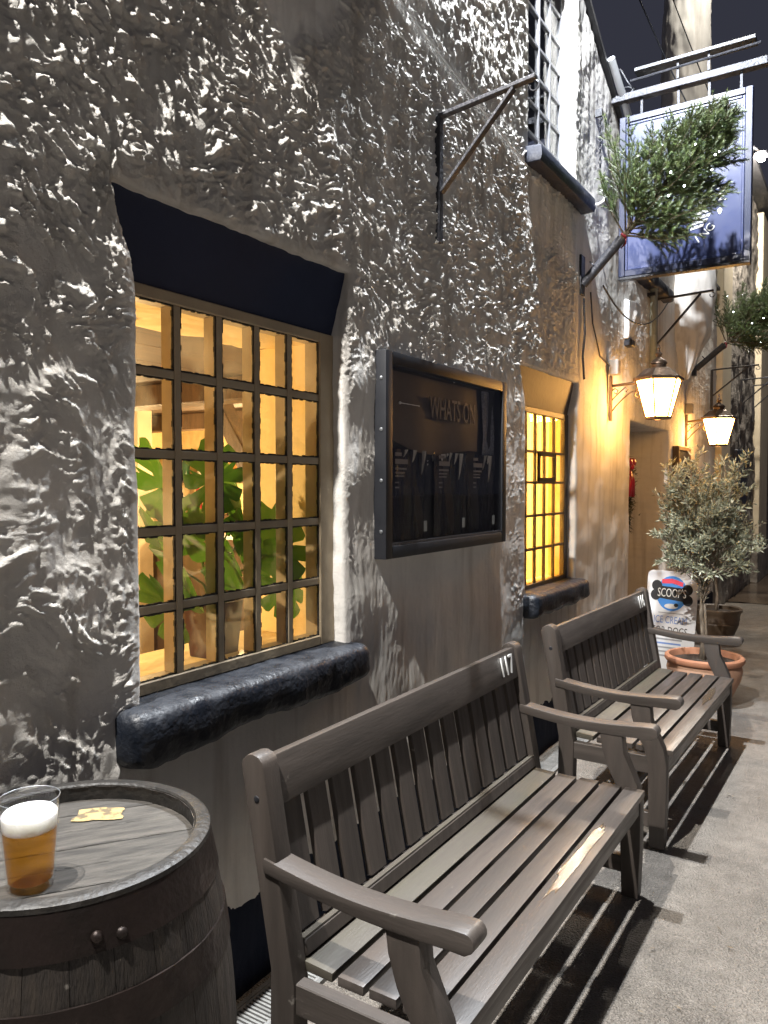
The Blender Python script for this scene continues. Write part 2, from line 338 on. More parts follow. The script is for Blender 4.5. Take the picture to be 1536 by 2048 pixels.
# translucent curtain
m_, n_, l_, b_ = newmat('yellow_curtain_cloth'); n_.remove(b_)
d_ = n_.new('ShaderNodeBsdfDiffuse'); d_.inputs[0].default_value = (.84, .70, .30, 1)
t_ = n_.new('ShaderNodeBsdfTranslucent'); t_.inputs[0].default_value = (.90, .74, .32, 1)
x_ = n_.new('ShaderNodeMixShader'); x_.inputs[0].default_value = .6
l_.new(d_.outputs[0], x_.inputs[1]); l_.new(t_.outputs[0], x_.inputs[2]); l_.new(x_.outputs[0], n_['Material Output'].inputs[0]); M['curtain'] = m_
def flat(name, c, rough=.5): return pm(name, c, None, rough=rough)
def text_mesh(txt, size=.1, depth=.001, align='CENTER', spacing=1.0):
    cu = bpy.data.curves.new('lettering', 'FONT'); cu.body = txt; cu.size = size; cu.extrude = depth; cu.align_x = align; cu.align_y = 'CENTER'; cu.space_character = spacing
    cu.resolution_u = 3
    o = bpy.data.objects.new('lettering_tmp', cu); COL.objects.link(o)
    dg = bpy.context.evaluated_depsgraph_get()
    me = bpy.data.meshes.new_from_object(o.evaluated_get(dg)); me.name = 'lettering'
    me.materials.clear()
    bpy.data.objects.remove(o); bpy.data.curves.remove(cu)
    return me
ROT_WALL = (R(90), 0, R(90))     # text lying on the wall plane, facing +x, reading along +y
ROT_CAM = (R(90), 0, 0)          # text facing -y, reading along +x
# ================================================================== GROUND
def gh(x, y): return 0.0
gx = np.concatenate([np.linspace(-40, -.3, 6), np.linspace(-.2, 3, 33), np.linspace(4, 60, 8)])
gy = np.concatenate([np.linspace(-30, -1, 6), np.linspace(-.8, 12, 65), np.linspace(14, 120, 10)])
X, Y = np.meshgrid(gx, gy, indexing='ij')
Z = 0.006 * fbm(X * 1.1, Y * 1.1, 2, 5) - .006
Z[X < .25] = -.012
V = np.stack([X, Y, Z], -1).reshape(-1, 3)
g = link('ground', grid_mesh('ground', V, len(gx), len(gy)), M['tarmac']); tag(g, kind='structure')
# wet lane beyond
mb = MB(); n = 40; pts = []
for i in range(n + 1):
    x = -.3 + 9 * i / n; pts.append((x, 11.35 + .12 * math.sin(x * 2.1) + .06 * math.sin(x * 7 + 1)))
mb.add([(p[0], p[1], .004) for p in pts] + [(p[0], 60, .004) for p in pts], [(i, i + 1, n + 2 + i, n + 1 + i) for i in range(n)])
tag(mb.build('wet_road', M['wet']), kind='structure')
# drainage channel along the foot of the wall
dr = empty('drain_channel', (0.105, 0, 0), label='grey slotted drain channel running along the foot of the rough wall', cat='drain')
fm = MB()
for a, b in (((-.075, -.6, -.03), (-.06, 6.2, .004)), ((.06, -.6, -.03), (.075, 6.2, .004)), ((-.06, -.6, -.03), (.06, 6.2, -.024))): fm.box(a, b)
fm.build('channel', M['drain'], dr)
gm = MB()
for k in range(34): gm.box((-.052, .006 + k * .0147, -.012), (.052, .006 + k * .0147 + .0075, .003))
gm.box((-.059, 0, -.012), (-.050, .5, .003)); gm.box((.050, 0, -.012), (.059, .5, .003))
gme = gm.mesh('grate')
for k in range(13): link('grate', gme, M['drain'], dr, loc=(0, -.55 + k * .505, 0))
# ================================================================== PUB BUILDING
pub = empty('pub_building', (0, 0, 0), label='old pub with thick rough cream rendered wall and small-paned windows', cat='building')
ys = np.unique(np.round(np.concatenate([np.arange(-.9, .8, .04), np.arange(.8, 1.05, .012), np.arange(1.05, 3.2, .0046), np.arange(3.2, 5.0, .0072), np.arange(5.0, 8.7, .016), np.arange(8.7, 10.21, .03)]), 4))
zs = np.unique(np.round(np.concatenate([np.arange(-.02, .9, .016), np.arange(.9, 3.45, .0048), np.arange(3.45, 4.6, .010), np.arange(4.6, 6.4, .05)]), 4))
OPEN = [(1.385, 2.33, 1.0, 2.385), (4.10, 4.955, .975, 2.275), (4.10, 4.88, 3.47, 4.95), (6.30, 7.62, -.02, 2.115), ]
def snap(arr, vals):
    for v in vals: arr[np.argmin(abs(arr - v))] = v
snap(ys, [o[i] for o in OPEN for i in (0, 1)]); snap(zs, [o[i] for o in OPEN for i in (2, 3)])
YY, ZZ = np.meshgrid(ys, zs, indexing='ij')
def relief(y, z):
    wy = y + .035 * fbm(y / .16, z / .16, 2, 31); wz = z + .035 * fbm(y / .16, z / .16, 2, 41)
    big = .015 * fbm(y / .9, z / .9, 3, 1) + .009 * fbm(y / .28, z / .28, 2, 8)
    rg = .66 + .56 * sst(1.7, 2.3, z)
    rg = rg * (1 - .62 * sst(1.6, 1.1, z) * sst(1.2, 1.6, y))          # smoother below the windows
    rg = rg * (1 - .72 * sst(2.3, 2.45, y) * sst(2.35, 2.0, z))           # smoother round the notice board
    rg = rg + .4 * sst(.14, .03, abs(y - 4.0)) * sst(2.2, 1.9, z) * sst(.4, .8, z)   # rough edge by second window
    rg = rg * (1 - (.80 - .35 * sst(2.5, 2.1, z)) * sst(4.85, 5.0, y)) * (1 - .7 * sst(3.36, 3.30, z) * sst(3.95, 4.1, y) * sst(2.9, 3.05, z))
    rg = rg + .22 * sst(6.1, 6.3, y)
    patch = sst(-.10, .20, fbm(y / .30, z / .30, 3, 12) + .07 + .46 * sst(1.8, 2.3, z))
    rg = rg * (.25 + .75 * patch) + .22 * sst(1.42, 1.34, y) * sst(.7, 1.0, z)
    # the bare smooth patch high above the window
    pm_ = sst(1.0, .72, np.sqrt(((y - 2.02) / .40) ** 2 + ((z - 3.52) / .52) ** 2) + .25 * fbm(y / .16, z / .16, 3, 77))
    rg = rg * (1 - .93 * pm_); big = big - .012 * pm_
    big = big + .085 * sst(.75, .45, abs(y - 1.98)) * sst(3.58, 3.66, z) * sst(4.3, 4.0, z)      # unseen bulge added above it to shade the patch
    wy2 = wy + .05 * fbm(y / .35, z / .35, 2, 91); wz2 = wz + .05 * fbm(y / .35, z / .35, 2, 92)
    dm = sst(-.22, .04, fbm(y / .45, z / .45, 2, 93))
    def st(ls, lt, seed):      # flicked strokes in two directions that trade places across the wall
        o = []
        for th in (-.80, .15):
            o.append(pn((-math.sin(th) * wy2 + math.cos(th) * wz2) / ls, (math.cos(th) * wy2 + math.sin(th) * wz2) / lt, seed))
        return o[0] * dm + o[1] * (1 - dm)
    cl = sst(-.05, .28, fbm(wy / .085, wz / .075, 3, 25) + .09 + .20 * sst(1.9, 2.4, z))                       # clumps of thrown render
    l1 = np.maximum(0, st(.028, .066, 3) - .02) ** .8 * .0112
    l2 = np.maximum(0, st(.0138, .038, 4)) ** .75 * .0092
    l3 = np.maximum(-.1, pn(wy / .0115, wz / .0112, 6)) * .0058
    sw = np.maximum(-.1, st(.0105, .060, 9)) * .0045 * sst(-.05, .35, fbm(y / .4, z / .4, 2, 55))
    l1, l2, l3 = l1 * (.35 + .65 * cl), l2 * (.12 + .88 * cl), l3 * (.12 + .88 * cl)
    fine = .0011 * pn(y / .02, z / .05, 14) + .0016 * pn(y / .05, z / .3, 15)
    return big + rg * (l1 + l2 + l3 + sw) + fine, rg
H, RG = relief(YY, ZZ)
RAD = .035
for (a, b, c, d) in OPEN[:3] + OPEN[3:]:
    dx = np.maximum(np.maximum(a - YY, YY - b), 0); dz = np.maximum(np.maximum(c - ZZ, ZZ - d), 0)
    dd = np.sqrt(dx * dx + dz * dz); q = np.clip(dd / RAD, 0, 1)
    H = H - (RAD - np.sqrt(np.maximum(0, RAD ** 2 - (RAD * (1 - q)) ** 2))) * .8
    near = sst(.05, .01, dd); H = H * (1 - .45 * near)
# painted string course / thicker render band either side (a step at first-floor level)
H = H + .018 * sst(3.33, 3.36, ZZ) * sst(4.02, 4.10, YY) * sst(5.2, 5.1, YY) * sst(3.60, 3.46, ZZ) * 0
WY = YY + .010 * fbm(YY / .25, ZZ / .25, 2, 61); WZ = ZZ + .006 * fbm(YY / .3, ZZ / .3, 2, 62)
# splayed sides where the lintels sit
def splay(WY, y0, y1, z0, z1, dl, dr_):
    k = sst(z0 - .01, z1, ZZ) * sst(z1 + .25, z1, ZZ)
    fl = np.exp(-np.maximum(0, abs(YY - y0) - .01) / .08); fr = np.exp(-np.maximum(0, abs(YY - y1) - .01) / .08)
    return WY - dl * k * fl + dr_ * k * fr
WY = splay(WY, 1.385, 2.33, 2.12, 2.385, .070, .040)
WY = splay(WY, 4.10, 4.955, 2.03, 2.275, .09, .035)
V = np.stack([H, WY, WZ], -1)
keep = np.ones((len(ys) - 1, len(zs) - 1), bool)
top = np.where(ys[:-1] < 4.9, 9.9, np.maximum(3.95, 4.80 - (ys[:-1] - 4.95) * .58))
yc = (ys[:-1] + ys[1:]) / 2; zc = (zs[:-1] + zs[1:]) / 2
keep &= ~(zc[None, :] > top[:, None])
ev, ef = [], []; base = len(ys) * len(zs)
for (a, b, c, d), depth in zip(OPEN, (.11, .11, .14, .40)):
    ia, ib = [int(np.argmin(abs(ys - v))) for v in (a, b)]; ja, jb = [int(np.argmin(abs(zs - v))) for v in (c, d)]
    keep[ia:ib, ja:jb] = False
    loop = [(i, ja) for i in range(ia, ib)] + [(ib, j) for j in range(ja, jb)] + [(i, jb) for i in range(ib, ia, -1)] + [(ia, j) for j in range(jb, ja, -1)]
    if a == 6.30: loop = loop[(ib - ia):]      # no threshold strip
    closed = a != 6.30
    prev = [i * len(zs) + j for i, j in loop]
    K = 5
    for k in range(1, K + 1):
        cur = []
        for (i, j) in loop:
            p = V[i, j]; f = k / K
            nz = .004 * float(pn(p[1] * 22 + f * 3, p[2] * 22 + f * 5, 70)) * (1 if k < K else 0)
            ev.append((p[0] * (1 - f) - depth * f, p[1] + nz, p[2] + nz)); cur.append(base + len(ev) - 1)
        m_ = len(loop) if closed else len(loop) - 1
        for q in range(m_):
            r = (q + 1) % len(loop); ef.append((prev[q], prev[r], cur[r], cur[q]))
        prev = cur
wme = grid_mesh('wall', V.reshape(-1, 3), len(ys), len(zs), keep, np.array(ev), np.array(ef))
at = wme.attributes.new('coarse', 'FLOAT', 'POINT')
at.data.foreach_set('value', np.concatenate([np.clip(RG, 0, 1.2).ravel(), np.full(len(ev), .25)]).astype(np.float32))
wall = link('wall', wme, M['wall'], pub)
# roof slope and verge over the lower right part
mb = MB()
vy = [(4.90, 4.84), (6.40, 3.97), (10.2, 3.97)]
for (a, b) in zip(vy[:-1], vy[1:]):
    mb.prism([(a[0], a[1]), (b[0], b[1]), (b[0], b[1] + .035), (a[0], a[1] + .035)], 'x', -3.0, .035)
mb.build('roof', M['slate'], pub)
mb = MB().box((-.9, -.9, 6.36), (.02, 4.9, 6.44)); mb.build('wall_head', M['slate'], pub)
mb = MB().box((-5.2, -.9, -.02), (-5.1, 10.2, 3.9)).box((-5.1, 10.1, -.02), (-.05, 10.2, 3.9)).box((-5.1, -.9, -.02), (-.05, -.8, 6.3)); mb.build('rear_wall', M['slate'], pub)
# lintels (painted boards set in the splayed heads)
def lintel(y0, y1, dz0, dz1, dl, drr, mat, name='lintel'):
    mb = MB()
    vv = []
    for (x, e) in ((-.030, 1), (-.09, 1)):
        vv += [(x - .035, y0, dz0), (x - .035, y1, dz0), (x, y1 + drr, dz1), (x, y0 - dl, dz1)]
    mb.add(vv, [(0, 1, 2, 3), (7, 6, 5, 4), (0, 4, 5, 1), (1, 5, 6, 2), (2, 6, 7, 3), (3, 7, 4, 0)])
    return mb.build(name, mat, pub, bevel=.004)
lintel(1.37, 2.345, 2.13, 2.392, .075, .045, M['navy_matt'])
lintel(4.09, 4.965, 2.04, 2.282, .09, .035, M['lintel2'])
# rough stone sills
def sill(y0, y1, z0, z1, x0, x1, mat, seed, parent, droop=0.0):
    ny, na = 70, 28; vv = np.zeros((ny, na, 3)); yy = np.linspace(0, 1, ny)
    for j in range(na):
        a = 2 * math.pi * j / na
        cx, cz = math.cos(a), math.sin(a); e = .42
        px = math.copysign(abs(cx) ** e, cx); pz = math.copysign(abs(cz) ** e, cz)
        vv[:, j, 0] = (x0 + x1) / 2 + px * (x1 - x0) / 2
        vv[:, j, 2] = (z0 + z1) / 2 + pz * (z1 - z0) / 2
    taper = np.sqrt(np.clip(1 - (np.abs(yy * 2 - 1)) ** 26, 0, 1))
    for i in range(ny):
        yv = y0 + (y1 - y0) * yy[i]
        c = np.array([(x0 + x1) / 2, 0, (z0 + z1) / 2])
        vv[i] = (vv[i] - c) * (.72 + .28 * taper[i]) + c; vv[i, :, 1] = yv
        vv[i, :, 2] += np.where(vv[i, :, 2] < (z0 + z1) / 2, .016 * pn(yv * 6, 0, seed) - droop * (1 - yy[i]), 0) + .004 * pn(yv * 22 + vv[i, :, 0] * 9, vv[i, :, 2] * 22, seed)
        vv[i, :, 0] += (.009 * pn(yv * 7, vv[i, :, 2] * 9, seed + 3) + .004 * pn(yv * 30, vv[i, :, 2] * 30, seed + 5)) * np.where(vv[i, :, 2] > (z0 + z1) / 2 + .03, .4, 1)
    mb = MB(); fs = []
    for i in range(ny - 1):
        for j in range(na): fs.append((i * na + j, i * na + (j + 1) % na, (i + 1) * na + (j + 1) % na, (i + 1) * na + j))
    fs.append(tuple(range(na))); fs.append(tuple((ny - 1) * na + j for j in range(na))[::-1])
    mb.add(vv.reshape(-1, 3), fs)
    return mb.build('window_sill', mat, parent, smooth='all')
sill(1.300, 2.395, .872, 1.012, -.16, .088, M['sill'], 80, pub, .02)
sill(4.06, 5.02, .845, .985, -.16, .09, M['sill'], 90, pub)
MB().prism([(-.16, 3.375), (.085, 3.375), (.095, 3.40), (.090, 3.462), (-.16, 3.482)], 'y', 4.06, 5.03).build('window_sill', M['navy'], pub, bevel=.008, seg=2, smooth=True)
sill(6.35, 7.40, 3.26, 3.36, -.1, .10, M['navy'], 97, pub)
# windows -----------------------------------------------------------
def window(ycs, zcs, x, depth, bw, stile, mat, pmat, jitter=.0, yext=0.0, putty=True):
    """ycs / zcs: centre lines of bars including both outer edges."""
    fr = MB(); y0, y1, z0, z1 = ycs[0], ycs[-1], zcs[0], zcs[-1]
    fr.box((x - depth - .01, y0 - stile, z0 - .035), (x, y0, z1 + .035)); fr.box((x - depth - .01, y1, z0 - .035), (x, y1 + stile, z1 + .035))
    fr.box((x - depth - .01, y0, z0 - .035), (x, y1, z0)); fr.box((x - depth - .01, y0, z1), (x, y1, z1 + .035))
    w = fr.build('window', mat, pub, bevel=.003)
    for yv in ycs[1:-1]:
        MB().box((x - depth, yv - bw / 2, z0), (x - .004, yv + bw / 2, z1)).build('glazing_bar', mat, w, bevel=.002)
    for zv in zcs[1:-1]:
        for a, b in zip(ycs[:-1], ycs[1:]):
            ia = a + (bw / 2 if a != y0 else 0); ib = b - (bw / 2 if b != y1 else 0)
            MB().box((x - .032, ia, zv - bw / 2), (x - .006, ib, zv + bw / 2)).build('glazing_bar', mat, w, bevel=.002)
    for i in range(len(ycs) - 1):
        for j in range(len(zcs) - 1):
            a = ycs[i] + (bw / 2 if i else 0); b = ycs[i + 1] - (bw / 2 if i < len(ycs) - 2 else 0)
            c = zcs[j] + (bw / 2 if j else 0); d = zcs[j + 1] - (bw / 2 if j < len(zcs) - 2 else 0)
            t1, t2 = random.uniform(-jitter, jitter), random.uniform(-jitter, jitter)
            hy, hz = (b - a) / 2, (d - c) / 2
            p = MB().box((-.0012, -hy, -hz), (.0012, hy, hz)).build('pane', pmat, w, loc=(x - .016, (a + b) / 2, (c + d) / 2), rot=(0, t1, t2))
            if putty:
                pb = MB(); e = .006; rr = random.Random(i * 31 + j)
                # ragged bead of putty round the pane
                def strip(p0, p1, inward):
                    nseg = 12
                    for k in range(nseg):
                        f0, f1 = k / nseg, (k + 1) / nseg; w0 = e * rr.uniform(.35, 1.1)
                        q0 = [p0[u] + (p1[u] - p0[u]) * f0 for u in (0, 1)]; q1 = [p0[u] + (p1[u] - p0[u]) * f1 for u in (0, 1)]
                        lo = [min(q0[u], q1[u], q0[u] + inward[u] * w0, q1[u] + inward[u] * w0) for u in (0, 1)]
                        hi = [max(q0[u], q1[u], q0[u] + inward[u] * w0, q1[u] + inward[u] * w0) for u in (0, 1)]
                        pb.box((x - .0142, lo[0], lo[1]), (x - .0075, hi[0], hi[1]))
                strip((a, c), (b, c), (0, 1)); strip((a, d), (b, d), (0, -1)); strip((a, c), (a, d), (1, 0)); strip((b, c), (b, d), (-1, 0))
                pb.build('putty_bead', M['putty'], w, fix=False)
    return w
window([1.405, 1.575, 1.745, 1.917, 2.083, 2.250], [1.048, 1.249, 1.468, 1.688, 1.917, 2.118], -.052, .062, .024, .085, M['cream'], M['pane'], .012)
window([4.10, 4.25, 4.40, 4.555, 4.72, 4.895], [1.01, 1.215, 1.416, 1.615, 1.80, 2.025], -.055, .022, .016, .065, pm('brown_window_paint', (.13, .095, .06), (.09, .065, .04), 9, .5), M['pane'], .01, putty=False)
window([4.13, 4.315, 4.50, 4.685, 4.865], [3.50 + .183 * k for k in range(8)], -.09, .035, .020, .04, pm('grey_weathered_sash_paint', (.20, .20, .21), (.15, .15, .16), 9, .5), M['pane_dark'], .006, putty=False)
# small opening casement in the second window
mb = MB()
for a, b in (((4.41, 1.63), (4.44, 1.79)), ((4.68, 1.63), (4.71, 1.79)), ((4.41, 1.62), (4.71, 1.645)), ((4.41, 1.775), (4.71, 1.80))): mb.box((-.057, a[0], a[1]), (-.046, b[0], b[1]))
mb.build('casement', M['putty'], pub)
# ------------------------------------------------------------------ interior of the pub
def ipart(name, mat, mb, **k): return mb.build(name, mat, pub, **k)
XI = -.46
mb = MB()      # inner face of the front wall with the two window openings
for (a, b, c, d) in ((.2, 1.25, .15, 2.14), (2.352, 4.0, .15, 2.14), (5.05, 5.2, .15, 2.14), (1.25, 2.352, .15, 1.0), (4.0, 5.05, .15, .95)): mb.box((XI - .03, a, c), (XI, b, d))
ipart('interior_wall', M['plaster'], mb)
def quad(mb, *p): mb.add(p, [(0, 1, 2, 3)])
def reveal(y0, y1, Y0, Y1, z0, z1, Z1, x0, seed):
    mb = MB(); nu, nv = 14, 30
    def sheet(f):
        vv = []
        for i in range(nu):
            for j in range(nv): vv.append(f(i / (nu - 1), j / (nv - 1)))
        mb.add(vv, [(i * nv + j, (i + 1) * nv + j, (i + 1) * nv + j + 1, i * nv + j + 1) for i in range(nu - 1) for j in range(nv - 1)])
    nz = lambda u, v, s: .010 * float(fbm(np.array(u * 2.5), np.array(v * 5.), 3, seed + s))
    sheet(lambda u, v: (x0 + (XI - .01 - x0) * u, y1 + (Y1 - y1) * u + nz(u, v, 0), z0 + (z1 + (Z1 - z1) * u - z0) * v))
    sheet(lambda u, v: (x0 + (XI - .01 - x0) * u, y0 + (Y0 - y0) * u + nz(u, v, 2), z0 + (z1 + (Z1 - z1) * u - z0) * v))
    sheet(lambda u, v: (x0 + (XI - .01 - x0) * u, y0 + (Y0 - y0) * u + (y1 - y0 + (Y1 - y1 - Y0 + y0) * u) * v, z1 + (Z1 - z1) * u + nz(u, v, 4)))
    sheet(lambda u, v: (x0 + (XI - .03 - x0) * u, y0 + (Y0 - y0) * u + (y1 - y0 + (Y1 - y1 - Y0 + y0) * u) * v, z0))
    return ipart('window_reveal', M['plaster'], mb, smooth='all', fix=False)
reveal(1.335, 2.325, 1.25, 2.352, 1.012, 2.135, 2.14, -.115, 100)
reveal(4.06, 4.95, 4.0, 5.05, .985, 2.06, 2.14, -.10, 120)
ipart('interior_floor', M['floor_in'], MB().box((-4.2, .2, .10), (XI, 5.2, .15)))
ipart('interior_wall', M['plaster'], MB().box((-4.25, .2, .15), (-4.2, 5.2, 2.14)))
ipart('interior_wall', M['plaster'], MB().box((-4.2, 5.2, .15), (XI, 5.25, 2.14)))
ipart('interior_wall', M['plaster'], MB().box((-4.2, .15, .15), (XI, .2, 2.14)))
for k in range(12): ipart('ceiling_board', M['ceil'], MB().box((-4.2 + k * .315, .2, 2.142), (-4.2 + k * .315 + .311, 5.2, 2.16)))
ipart('ceiling', M['timber'], MB().box((-4.25, .15, 2.165), (XI, 5.25, 2.2)))
for yv in (1.6, 2.9, 4.2): ipart('ceiling_beam', M['timber'], MB().box((-4.2, yv - .07, 2.02), (XI - .03, yv + .07, 2.141)), bevel=.008)
bp = [(-1.72, 2.14), (-1.62, 1.98), (-1.50, 1.80), (-1.38, 1.55), (-1.30, 1.25), (-1.27, .15)]
mb = MB()
poly = bp + [(x + .10 + .03 * i / 5, z) for i, (x, z) in list(enumerate(bp))[::-1]]
mb.prism(poly, 'y', 3.30, 3.42); ipart('curved_brace', M['timber'], mb, bevel=.006)
ipart('timber_post', M['cream'], MB().box((-2.9, 3.7, .15), (-2.77, 3.83, 2.14)), bevel=.005)
ipart('bar_counter', M['timber'], MB().box((-3.5, 3.9, .15), (-.9, 4.25, 1.18)).box((-3.55, 3.82, 1.18), (-.85, 4.3, 1.23)), bevel=.006)
ipart('wall_shelf', M['timber'], MB().box((-4.19, 5.02, 1.30), (-.8, 5.198, 1.33)).box((-4.19, 5.02, 1.62), (-.8, 5.198, 1.65)), bevel=.003)
bot = MB().lathe([(.001, 0), (.034, 0), (.036, .01), (.036, .15), (.014, .20), (.013, .26), (.001, .262)], 10).mesh('bottle', smooth='all')
cols = [flat('bottle_green_glass', (.02, .08, .03), .15), flat('bottle_amber_glass', (.25, .09, .02), .15), flat('bottle_clear_spirit', (.55, .5, .4), .15), M['brownglass'], flat('bottle_red_spirit', (.35, .03, .03), .2)]
cn = ['green', 'amber', 'clear', 'black', 'red']
for r_, zv in enumerate((1.331, 1.651)):
    for k in range(5):
        q = (k * 2 + r_ * 3) % 5; me = bot.copy(); me.materials.append(cols[q])
        b = link('bottle', me, None, None, loc=(-4.06 + k * .21 + .05 * r_, 5.11, zv), scale=(1.15, 1.15, random.uniform(.9, 1.1)))
        tag(b, cn[q] + ' bottle on the ' + ('lower', 'upper')[r_] + ' bar shelf inside the first window', 'bottle', 'bottles on the bar shelves')
# posters and cards seen through the glass
def card(name, loc, w, h, c, label, rot=(0, 0, 0)):
    o = MB().box((-w / 2, -.002, -h / 2), (w / 2, .002, h / 2)).build(name, flat(name + '_print', c), None, loc=loc, rot=rot); tag(o, label, 'poster'); return o
card('poster', (-3.08, 5.19, 1.88), .16, .24, (.75, .68, .03), 'bright yellow sheet pinned to the wall inside the pub')
pz = card('menu_card', (-2.62, 3.80, 1.42), .22, .30, (.8, .55, .4), 'cream and red menu card standing on the bar inside the window', (0, 0, R(-30)))
for k in range(5): MB().box((-.09, -.0035, .10 - k * .045), (.02 + .06 * (k % 2), -.0025, .115 - k * .045)).build('print_line', flat('menu_red_ink', (.6, .06, .05)) if k == 0 else bpy.data.materials['menu_red_ink'], pz)
# interior lamps
def bulb(name, loc, power, r, label, col=(1, .70, .33)):
    t = empty(name, loc, label=label, cat='lamp')
    MB().sphere((0, 0, 0), r, 14, 10).build('bulb', M['bulb_warm'], t, smooth='all')
    mb = MB().tube([(0, 0, r * .9), (0, 0, r + .03)], .012, 8); mb.build('lamp_holder', M['copper'], t, smooth=True)
    MB().tube([(0, 0, r + .03), (0, 0, max(r + .04, 2.139 - loc[2]))], .003, 5).build('flex', M['black_iron'], t)
    L = bpy.data.lights.new(name, 'POINT'); L.energy = power; L.color = col; L.shadow_soft_size = r * 1.2
    lo = bpy.data.objects.new(name + '_light', L); COL.objects.link(lo); lo.parent = t; lo.location = (0, 0, -r * 2.3)
    return t
bulb('pendant_bulb', (-2.35, 3.05, 1.76), 90, .045, 'glowing round pendant bulb at the left edge of the first window')
bulb('pendant_bulb', (-2.55, 4.55, 1.72), 95, .035, 'glowing bulb hanging over the bar behind the large plant')
bulb('pendant_bulb', (-1.25, 1.45, 1.45), 80, .035, 'pendant bulb high inside the first window near the reveal')
bulb('pendant_bulb', (-.95, 4.50, 1.80), 230, .04, 'bulb hidden behind the yellow curtain of the second window')
# curtain
mb = MB(); ny, nz = 90, 8; vv = []
for i in range(ny):
    for j in range(nz):
        y = 4.03 + .96 * i / (ny - 1); a = y * 2 * math.pi / .085
        vv.append((-.20 + .018 * math.sin(a) + .006 * math.sin(a * .37 + j * .3), y + .004 * math.sin(j * .8 + a), 1.0 + 1.06 * j / (nz - 1)))
mb.add(vv, [(i * nz + j, (i + 1) * nz + j, (i + 1) * nz + j + 1, i * nz + j + 1) for i in range(ny - 1) for j in range(nz - 1)])
tag(mb.build('curtain', M['curtain'], None, smooth='all', fix=False), 'pleated yellow curtain drawn behind the second small-paned window', 'curtain')
# monstera in a maroon pot on the window board
pot = empty('plant_pot', (-.26, 1.915, 1.0125), label='maroon square plant pot on the sill inside the first window', cat='plant pot')
mb = MB(); vv = []
for (h, z) in ((.058, 0), (.072, .19), (.064, .19), (.060, .165)): vv += [(-h, -h, z), (h, -h, z), (h, h, z), (-h, h, z)]
mb.add(vv, [(3, 2, 1, 0)] + [(4 * k + i, 4 * k + (i + 1) % 4, 4 * k + 4 + (i + 1) % 4, 4 * k + 4 + i) for k in range(3) for i in range(4)] + [(12, 13, 14, 15)])
mb.build('pot_body', M['maroon'], pot, bevel=.003)
mon = empty('monstera_plant', (-.26, 1.915, 1.18), label='green monstera with split leaves inside the first window', cat='plant')
def monstera_leaf():
    N = 64; out = []
    for i in range(N):
        t = 2 * math.pi * i / N
        r = .13 * (1 - .16 * math.cos(t)) * (1 + .10 * math.cos(2 * t))
        s = abs(math.sin(t * 1))
        notch = max(0, math.cos(t * 9)) ** 5
        if .5 < t < 5.8: r *= 1 - .42 * notch * (0.3 + .7 * s)
        out.append((-r * math.cos(t) * 1.15, r * math.sin(t)))
    mb = MB(); c = [(0, 0, 0)]
    vv = c + [(x * .45, y * .45, .012 - .10 * abs(y * .45)) for x, y in out] + [(x, y, -.25 * abs(y) - .30 * x * abs(x)) for x, y in out]
    # holes left near the midrib by skipping faces
    fs = [(0, 1 + i, 1 + (i + 1) % N) for i in range(N)]
    for i in range(N):
        if i % 9 == 4 and abs(i - N / 2) > 4 and 8 < i < 56: continue
        fs.append((1 + i, 1 + N + i, 1 + N + (i + 1) % N, 1 + (i + 1) % N))
    mb.add(vv, fs); return mb.mesh('leaf', smooth='all', fix=False)
ml = monstera_leaf(); ml.materials.append(M['monstera'])
for (dx, y, z, s, rot) in ((-.05, 1.73, 1.59, .95, (25, -70, 175)), (.02, 1.90, 1.61, .85, (-30, -75, 160)), (-.03, 2.06, 1.52, 1.15, (10, -80, 200)), (.06, 1.70, 1.34, 1.2, (35, -60, 200)),
                           (.05, 1.90, 1.37, 1.05, (0, -60, 190)), (.02, 2.22, 1.36, 1.05, (-60, -60, 190)), (.07, 2.20, 1.23, .95, (-20, -75, 185)), (0, 2.05, 1.41, .9, (50, -70, 170)), (-.06, 1.80, 1.46, .9, (-20, -50, 150)), (.06, 1.66, 1.20, .8, (60, -55, 200))):
    lp = Vector((dx, y - 1.915, z - 1.18))
    link('leaf', ml, None, mon, loc=lp, rot=tuple(R(a) for a in rot), scale=(s, s, s))
    MB().tube([(0, 0, -.01), (lp.x * .3, lp.y * .3, lp.z * .55), lp], [.006, .004, .003], 6).build('stalk', M['stem'], mon, smooth='all')
# plain sheets of dark behind the upstairs window
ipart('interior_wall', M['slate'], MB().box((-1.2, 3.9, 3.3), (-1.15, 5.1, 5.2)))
# doorway ------------------------------------------------------------
dz_ = MB().box((-.40, 6.31, 0), (-.35, 7.56, 2.11)); dor = dz_.build('door', M['door'], pub, bevel=.004)
for (a, b) in (((6.45, .25), (6.85, .95)), ((7.0, .25), (7.4, .95)), ((6.45, 1.1), (6.85, 1.9)), ((7.0, 1.1), (7.4, 1.9))): MB().box((-.349, a[0], a[1]), (-.338, b[0], b[1])).build('door_panel', M['door'], dor, bevel=.006)
MB().sphere((-.30, 6.42, 1.05), .03, 10, 8).build('handle', M['copper'], dor, smooth='all')
